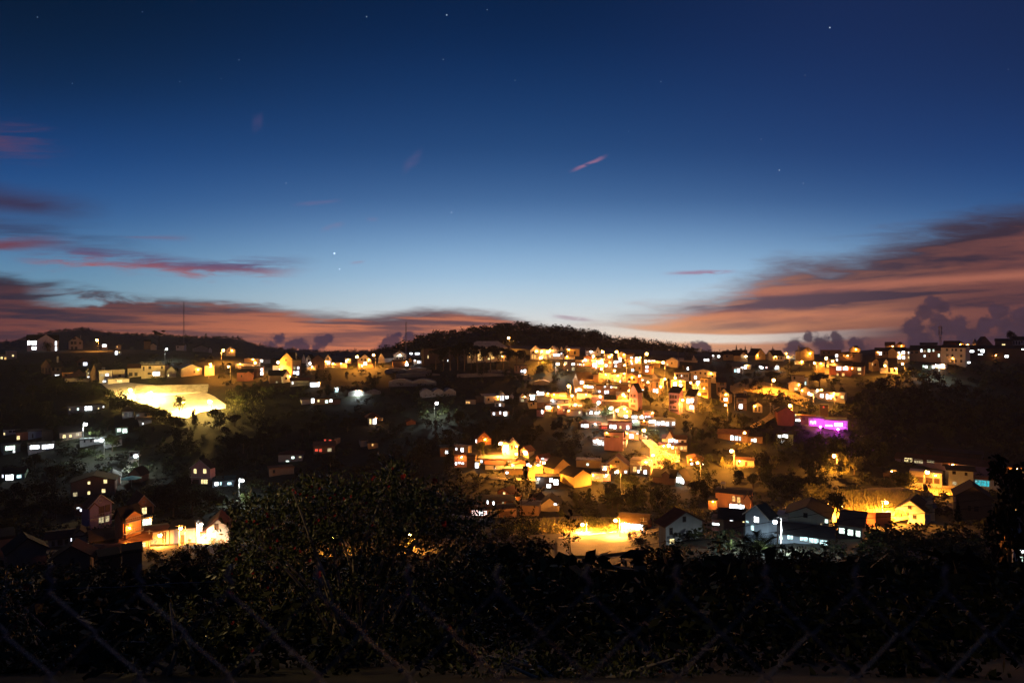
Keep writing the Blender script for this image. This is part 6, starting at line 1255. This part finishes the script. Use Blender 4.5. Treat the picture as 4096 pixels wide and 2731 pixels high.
# tall grass on the lit fields and banks
V = []
for i in range(9000):
    if i % 3 == 0: x, y = rg.uniform(1980, 2500), rg.uniform(2082, 2140)
    elif i % 3 == 1: x, y = rg.uniform(3340, 3720), rg.uniform(1965, 2055)
    else: x, y = rg.choice(((rg.uniform(2880,3120), rg.uniform(1845,1878)),(rg.uniform(2920,3240), rg.uniform(1540,1625)),(rg.uniform(3280,3400), rg.uniform(1875,1900)),(rg.uniform(900,1060), rg.uniform(1560,1680)),(rg.uniform(3600,4010), rg.uniform(1950,1985))))
    D = 163+(2054-y)/100*16 if i % 3 == 1 else None
    p = P(x, y, D); p.z += .3 if D is None else -.1; h = rg.uniform(.4, 1.1); w = rg.uniform(.05, .14); a = rg.random()*3.14; ux, uy = math.cos(a)*w, math.sin(a)*w; lx, ly = rg.uniform(-.3,.3)*h, rg.uniform(-.3,.3)*h
    V.append([(p.x-ux,p.y-uy,p.z),(p.x+ux,p.y+uy,p.z),(p.x+lx+ux*.2,p.y+ly+uy*.2,p.z+h),(p.x+lx-ux*.2,p.y+ly-uy*.2,p.z+h)])
tag(link(bpy.data.objects.new('grass', quads_mesh('grass', V, LEAFY))), 'tall dry grass on the lit fields and banks', 'grass', kind='stuff')

# ------------------------------------------------------------------ foreground: flowering shrub, shrubs, saplings, fence
def flower_mesh(seed, r):
    rg = random.Random(seed); V = []
    for i in range(6):
        a = i*math.pi/3 + rg.uniform(-.2,.2); el = rg.uniform(-.1,.7); c = Vector((math.cos(a)*math.cos(el), math.sin(a)*math.cos(el), math.sin(el)))
        s = Vector((-math.sin(a), math.cos(a), 0))*r*.42; t = Vector((0,0,rg.uniform(-.2,.2)*r))
        V.append([(0,0,0), tuple(c*r*.6-s+t), tuple(c*r), tuple(c*r*.6+s-t)])
    return quads_mesh('flower', V, PETAL)
FLW = [flower_mesh(s, .046) for s in range(3)] + [flower_mesh(s, .022) for s in range(3, 6)]
def shrub(blobs, D0, dD, base, label, flowers, n, lf=.055, cat='shrub', mat=None, stems=9, name='flowering_shrub'):
    b = P(*base, D0); root = empty(name, b); tag(root, label, cat); rgn = np.random.default_rng(int(base[0])); C = []; S_ = []; dens = sum(rx*ry*d for _, _, rx, ry, d in blobs)
    Q_ = []
    for x, y, rx, ry, d in blobs:
        k = max(3, int(n/16*rx*ry*d/dens)); v = rgn.normal(size=(k, 3)); v /= np.linalg.norm(v, axis=1)[:, None]; v *= rgn.random((k, 1))**.45
        D = D0 + v[:, 1]*dD; c0 = np.stack([(x-CX + v[:, 0]*rx)/F*D, D, CZ-(y-CY + v[:, 2]*ry)/F*D], 1)
        t = np.stack([v[:, 0]*.8, v[:, 1]*.8, np.abs(v[:, 2])*.5+.45], 1) + rgn.normal(size=(k, 3))*.45; t /= np.linalg.norm(t, axis=1)[:, None]
        L = lf*(3.0+4.5*rgn.random(k))
        for i in range(16):
            u = (i//2)/7.5; c = c0 + t*(L*(u-.35))[:, None]; sd = np.cross(t, rgn.normal(size=(k, 3))); sd /= np.linalg.norm(sd, axis=1)[:, None]
            dr = t*(.55+.5*u) + sd*(1.0-.5*u); dr /= np.linalg.norm(dr, axis=1)[:, None]; nn = np.cross(dr, rgn.normal(size=(k, 3))); nn /= np.linalg.norm(nn, axis=1)[:, None]
            ln = (lf*(.75+.6*rgn.random(k)))[:, None]; a = dr*ln; e = nn*ln*.2
            Q_.append(np.stack([c, c+a*.5+e, c+a*1.15, c+a*.5-e], 1))
    q = np.concatenate(Q_) - np.array(b)
    link(bpy.data.objects.new('foliage', quads_mesh('foliage', q, mat or SHRUB)), root)
    rg = random.Random(int(base[0])); m = MB()
    for i in range(stems):
        x, y, rx, ry, d = blobs[i % len(blobs)]; e = P(x, y-ry*.5, D0+rg.uniform(-.5,.5)*dD) - b; s = Vector((rg.uniform(-.5,.5), rg.uniform(-.3,.3), -.3)); mid = s.lerp(e, .5) + Vector((rg.uniform(-.2,.2), 0, rg.uniform(0,.2)))
        m = MB(); m.tube([s, mid, e], [.035, .024, .008], 6); m.build('stem', STEM, root)
    for i, (x, y, big) in enumerate(flowers):
        p = P(x, y, D0-dD*rg.uniform(.75, 1.0)); f = link(bpy.data.objects.new('flower', FLW[rg.randrange(3)+(0 if big else 3)]), root); f.location = p - b; f.rotation_euler = (rg.uniform(.6,1.6), rg.uniform(-.5,.5), rg.uniform(-.6,.6))
    return root
STEM = surf('pale_bark', (.30,.25,.18), None, 6.0, 0.8)
fl = [(1279,2296,1),(1003,2501,1),(1796,2506,1),(1707,2230,1),(1777,2094,1),(1738,1924,1),(1614,1907,1),(1627,2280,0),(1012,2290,0),(1070,2350,0)]
for x, y in ((1183,1968),(1200,1975),(1172,1960),(1228,1980),(1254,1985),(1277,1952),(1246,1945),(987,2083),(1017,2085),(1030,2092),(1361,2174),(1180,2190),(1200,2205),(919,2366),(930,2372),(1497,1907),(1490,1915),(1066,2055),(1072,2064),(1320,1990),(1375,1995),(1405,1985),(1466,2010),(1275,2080),(1300,2070),(1262,2090),(1090,2110),(1110,2160),(960,2215),(945,2235),(1110,2265),(1240,2240),(1488,2100),(1555,1945),(1160,2110),(930,2290),(1080,2190),(1340,1975),(1570,1872),(1340,2060)):
    fl.append((x, y, 0))
shrub([(955,2115,85,110,1),(1060,2085,115,95,1),(1170,2010,115,100,1.1),(1290,1985,120,80,1.1),(1410,2005,120,85,1.1),(1560,1925,85,80,1.1),(1640,2010,130,100,1.1),(1770,2035,130,95,1),(1890,2110,120,90,.8),
       (1090,2230,170,80,.8),(1350,2125,190,75,1.1),(1620,2120,190,70,1.1),(1230,2170,170,70,.9),(1480,2200,240,60,.7),(1760,2150,150,60,.8),(950,2310,110,110,1),(1300,2370,230,110,.8),(1600,2340,240,90,.7),(1800,2250,150,70,.6),(1000,2480,200,150,.8),(1400,2560,300,140,.7),(1750,2500,230,140,.6),(1960,2320,140,80,.4)],
      9.0, .75, (1400,2660), 'large flowering shrub with small red blooms in the foreground', fl, 26000, stems=14)
shrub([(30,2330,80,80,1),(70,2440,120,80,1),(130,2580,190,110,1),(330,2650,200,80,.8),(0,2680,200,90,1)], 8.0, .6, (90,2725), 'dark shrub with two red flowers in the lower left corner', [(108,2344,1),(68,2500,1),(62,2715,1),(45,2390,0)], 3600)
shrub([(680,2440,110,60,.6),(740,2560,180,100,.8),(560,2660,200,90,.8),(860,2640,150,100,.8)], 7.5, .6, (680,2735), 'sparse dark shrub at the bottom left of the flowering one', [(930,2490,0),(1010,2600,0)], 2600, name='shrub')
shrub([(2500,2690,200,60,.7),(2700,2660,150,60,.5),(2250,2700,220,60,.7),(1950,2660,160,80,.7)], 7.0, .5, (2350,2760), 'thin dark shrub along the bottom right of centre', [(2640,2680,0)], 1800, name='shrub')
# thin saplings in front of the town
def sapling(x, yt, yb, w, D, n, label, lean=0):
    b = P(x, yb, D); root = empty('sapling', b); tag(root, label, 'sapling'); h = (yb-yt)*D/F; W = w*D/F; rg = random.Random(int(x)); rn = np.random.default_rng(int(x)); C = []
    pts = [Vector((lean*t*t*W + rg.uniform(-.05,.05)*W, 0, -1+(h+1)*t)) for t in np.linspace(0, 1, 7)]; m = MB(); m.tube(pts, [.03,.028,.024,.02,.016,.012,.006], 6); m.build('trunk', BARK, root)
    for i in range(11):
        t = .3+.07*i; z = h*t; a = rg.random()*6.28; L = W*.55*(1.15-t)*rg.uniform(.7,1.3); p0 = Vector((lean*t*t*W, 0, z)); p1 = p0 + Vector((math.cos(a)*L, math.sin(a)*L*.6, L*.55)); m = MB(); m.tube([p0, p0.lerp(p1,.5)+Vector((0,0,-.03*L)), p1], [.014,.01,.004], 5); m.build('branch', BARK, root)
        for _ in range(n): C.append(np.array(p0.lerp(p1, rg.uniform(.35,1.05))) + rn.normal(size=3)*L*.16)
    link(bpy.data.objects.new('foliage', quads_mesh('foliage', leaf_quads(np.array(C), W*.05*(.6+.8*rn.random(len(C))), rn, .45), LEAFD)), root)
sapling(2085,1850,2190,120,36,26,'tall dark sapling rising across the salmon long house',.15)
sapling(2275,2045,2260,120,30,34,'dark leafy sapling against the bright valley road',.1)
sapling(2570,2090,2200,70,44,30,'short dark sapling before the blazing roadside shop')
sapling(1870,1880,2180,110,22,10,'bare thin sapling right of the flowering shrub',-.3)
def frond_palm(x, y, D, label):
    b = P(x, y+150, D); root = empty('palm', b); tag(root, label, 'palm'); k = D/F; rg = random.Random(4)
    m = MB(); m.tube([(0,0,-1.5),(0,0,130*k)], [.10,.08], 7); m.build('trunk', BARK, root)
    for i, (ax, az, L) in enumerate(((-.95,.75,130),(-.55,1.0,140),(-.1,1.1,130),(.45,1.0,130),(.95,.7,120),(-1.1,.1,110),(1.1,.15,110),(.2,.6,90))):
        V = []; sp_ = []; p0 = Vector((0,0,125*k)); d = Vector((ax, rg.uniform(-.3,.3), az)).normalized()
        for t in np.linspace(0, 1, 18):
            p = p0 + d*L*k*t + Vector((0,0,-L*k*.35*t*t)); sp_.append(p)
            if t > .08:
                ll = L*k*.36*math.sin(min(1, t*1.25+.12)*math.pi*.86); side = d.cross(Vector((0,1,0))).normalized()
                for sg in (-1, 1):
                    e = p + side*ll*sg + d*ll*.55; q = d*.016*L*k; V.append([tuple(p-q), tuple(p+q), tuple(e+q*.2), tuple(e-q*.2)])
        fr = link(bpy.data.objects.new('frond', quads_mesh('frond', V, LEAFD)), root); m = MB(); m.tube(sp_, [.03]*17+[.008], 5); m.build('midrib', LEAFD, fr)
frond_palm(3035, 2185, 45, 'dark palm with comb like fronds before the pale green annexe')
for x, yt, yb, w, D, lab in ((2960,2190,2330,150,40,'black bush left under the comb leaved palm'),(3120,2150,2330,170,42,'black bush right of the comb leaved palm'),(3220,2165,2330,190,44,'black bush before the lit corrugated lean to'),(3480,2210,2330,260,55,'dim green bush below the hut with three windows'),(2640,2150,2280,200,46,'dark bush before the dark grey gable'),(2100,2140,2280,260,34,'black hedge clump before the valley road'),(1900,2180,2330,240,30,'black hedge clump right of the flowering shrub'),
      (420,2250,2420,260,50,'black bush under the dim gabled house'),(620,2230,2420,300,44,'black bush before the orange street at left'),(860,2260,2420,260,38,'black bush left of the flowering shrub')):
    tree(x, yt, yb, w, 'bush', lab, LEAF if 'green' in lab else LEAFD, D=D)
tree(4040, 1830, 2330, 260, 'tall', 'tall dark tree at the right edge of the photo', LEAFD, D=34); tree(3985, 2060, 2330, 120, 'tall', 'thin dark spruce left of the tall tree at the right edge', LEAFD, D=36)
T('Q',1660,520,760,120,'cone','dark layered spruce before the nearly black gable',LEAFD,D=95)
sp = []
for i in range(420):
    x, D = rg.uniform(-600, 4700), rg.uniform(7, 27); X = (x-CX)/F*D; gz = ground_z(X, D); h = rg.uniform(.5, 1.3)*(1 if D < 14 else 1.7); y = CY-(gz+h-CZ)/D*F
    if y > 2240: sp.append(((X, D, gz-.15), h, h*rg.uniform(1.0, 1.8), 'bush'))
woods('undergrowth', sp, [LEAFD], 'dark scrub on the slope below the fence', 150, .055)
# chain-link fence right in front of the viewer
def fence():
    D = .50; k = D/F; pw, ph = 358*k, 170*k; ztop = CZ-(2365-CY)*k; root = empty('chain_link_fence', (0, D, CZ-1.65)); tag(root, 'out of focus chain link fence close in front of the viewer', 'fence')
    off = CZ-1.65; m = MB(); cols = 17; x0 = -(cols/2)*pw + (2170-CX)*k
    for c in range(cols):
        for sg in (0, 1):
            pts = []; xx = x0 + c*pw
            n = 9
            for r in range(n):
                a = xx + (pw/2 if (r % 2) == (1 - sg) else 0) + (0 if sg else 0)
                a = xx + (0 if (r % 2 == 0) else (pw/2 if sg else -pw/2)); zz = ztop - r*ph - off
                pts.append((a, (.0018 if r % 2 else -.0018)*(1 if sg else -1), zz))
            m.tube(pts, .0010, 5)
        xx = x0 + c*pw
        m.tube([(xx-.001,0,ztop-off),(xx+.002,.001,ztop+.006-off),(xx-.002,-.001,ztop+.012-off),(xx+.001,0,ztop+.019-off)], .0017, 5)
    m.build('wire_mesh', WIRE, root)
    m = MB(); zz = ztop - 8*ph - off
    m.tube([(x0-.2,.004,zz),(x0+cols*pw+.2,.004,zz)], .002, 6); m.build('tension_wire', WIRE, root)
    for xx in (x0-.35, x0+cols*pw+.35):
        m = MB(); m.tube([(xx,0,-.3),(xx,0,ztop-off+.05)], .03, 10); m.build('post', WIRE, root)
WIRE = surf('fence_wire', (.13,.125,.12), (.09,.085,.08), 60.0, 0.5)
fence()
# unseen lamp added left of the view to light the shrub, not the fence
bz = ground_z(-9, 7.5); r = empty('street_lamp', (-9, 7.5, bz)); tag(r, 'unseen amber lamp added left of the view to light the flowering shrub', 'street lamp'); tz = CZ+1.0-bz
m = MB(); m.tube([(0,0,-.5),(0,0,tz)], [.08,.05], 8); m.build('pole', POLEM, r); m = MB(); m.tube([(0,0,tz-.1),(.3,0,tz+.25),(.6,0,tz+.22)], .03, 6); m.build('arm', POLEM, r)
m = MB(); m.tube([(.6,0,tz+.12),(.6,0,tz+.26)], [.16,.06], 8); m.build('lamp_head', POLEM, r); m = MB(); m.ball((.6,0,tz), .12); m.build('bulb', BULBN, r)
spot(r, (.75,0,tz-.1), 950, (1.0,.66,.28), .08, 52, (7.0,1.3,-2.7))
# ------------------------------------------------------------------ haze added to give the lamps their halos
HAZE = 0.00012
m = bpy.data.materials.new('halo_haze'); m.use_nodes = True; nt = m.node_tree; nt.nodes.clear()
v = nt.nodes.new('ShaderNodeVolumePrincipled'); v.inputs['Color'].default_value = (.92,.94,1,1); v.inputs['Density'].default_value = HAZE; v.inputs['Anisotropy'].default_value = 0.0
o = nt.nodes.new('ShaderNodeOutputMaterial'); nt.links.new(v.outputs[0], o.inputs['Volume'])
b = MB(); b.box(-2200, 2200, -70, 1500, CZ-112, CZ+42); tag(b.build('haze', m), 'thin haze added over the valley to give the lamps halos', 'haze', kind='stuff')
# ------------------------------------------------------------------ camera and render
cd = bpy.data.cameras.new('camera'); co = bpy.data.objects.new('camera', cd); COL.objects.link(co)
co.location = (0, 0, CZ); co.rotation_euler = (math.pi/2, 0, 0); cd.sensor_width = 36; cd.lens = 36*F/4096; cd.clip_start = .05; cd.clip_end = 20000
cd.dof.use_dof = True; cd.dof.focus_distance = 180; cd.dof.aperture_fstop = 5.6
S.camera = co
S.view_settings.view_transform = 'Standard'; S.view_settings.look = 'None'; S.view_settings.exposure = 0; S.view_settings.gamma = 1
c = S.cycles; c.use_denoising = True; c.use_light_tree = True; c.max_bounces = 5; c.diffuse_bounces = 2; c.glossy_bounces = 2; c.volume_bounces = 0; c.transparent_max_bounces = 8
c.sample_clamp_indirect = 4.0; c.sample_clamp_direct = 0; c.caustics_reflective = False; c.caustics_refractive = False; c.use_adaptive_sampling = True; c.adaptive_threshold = .01
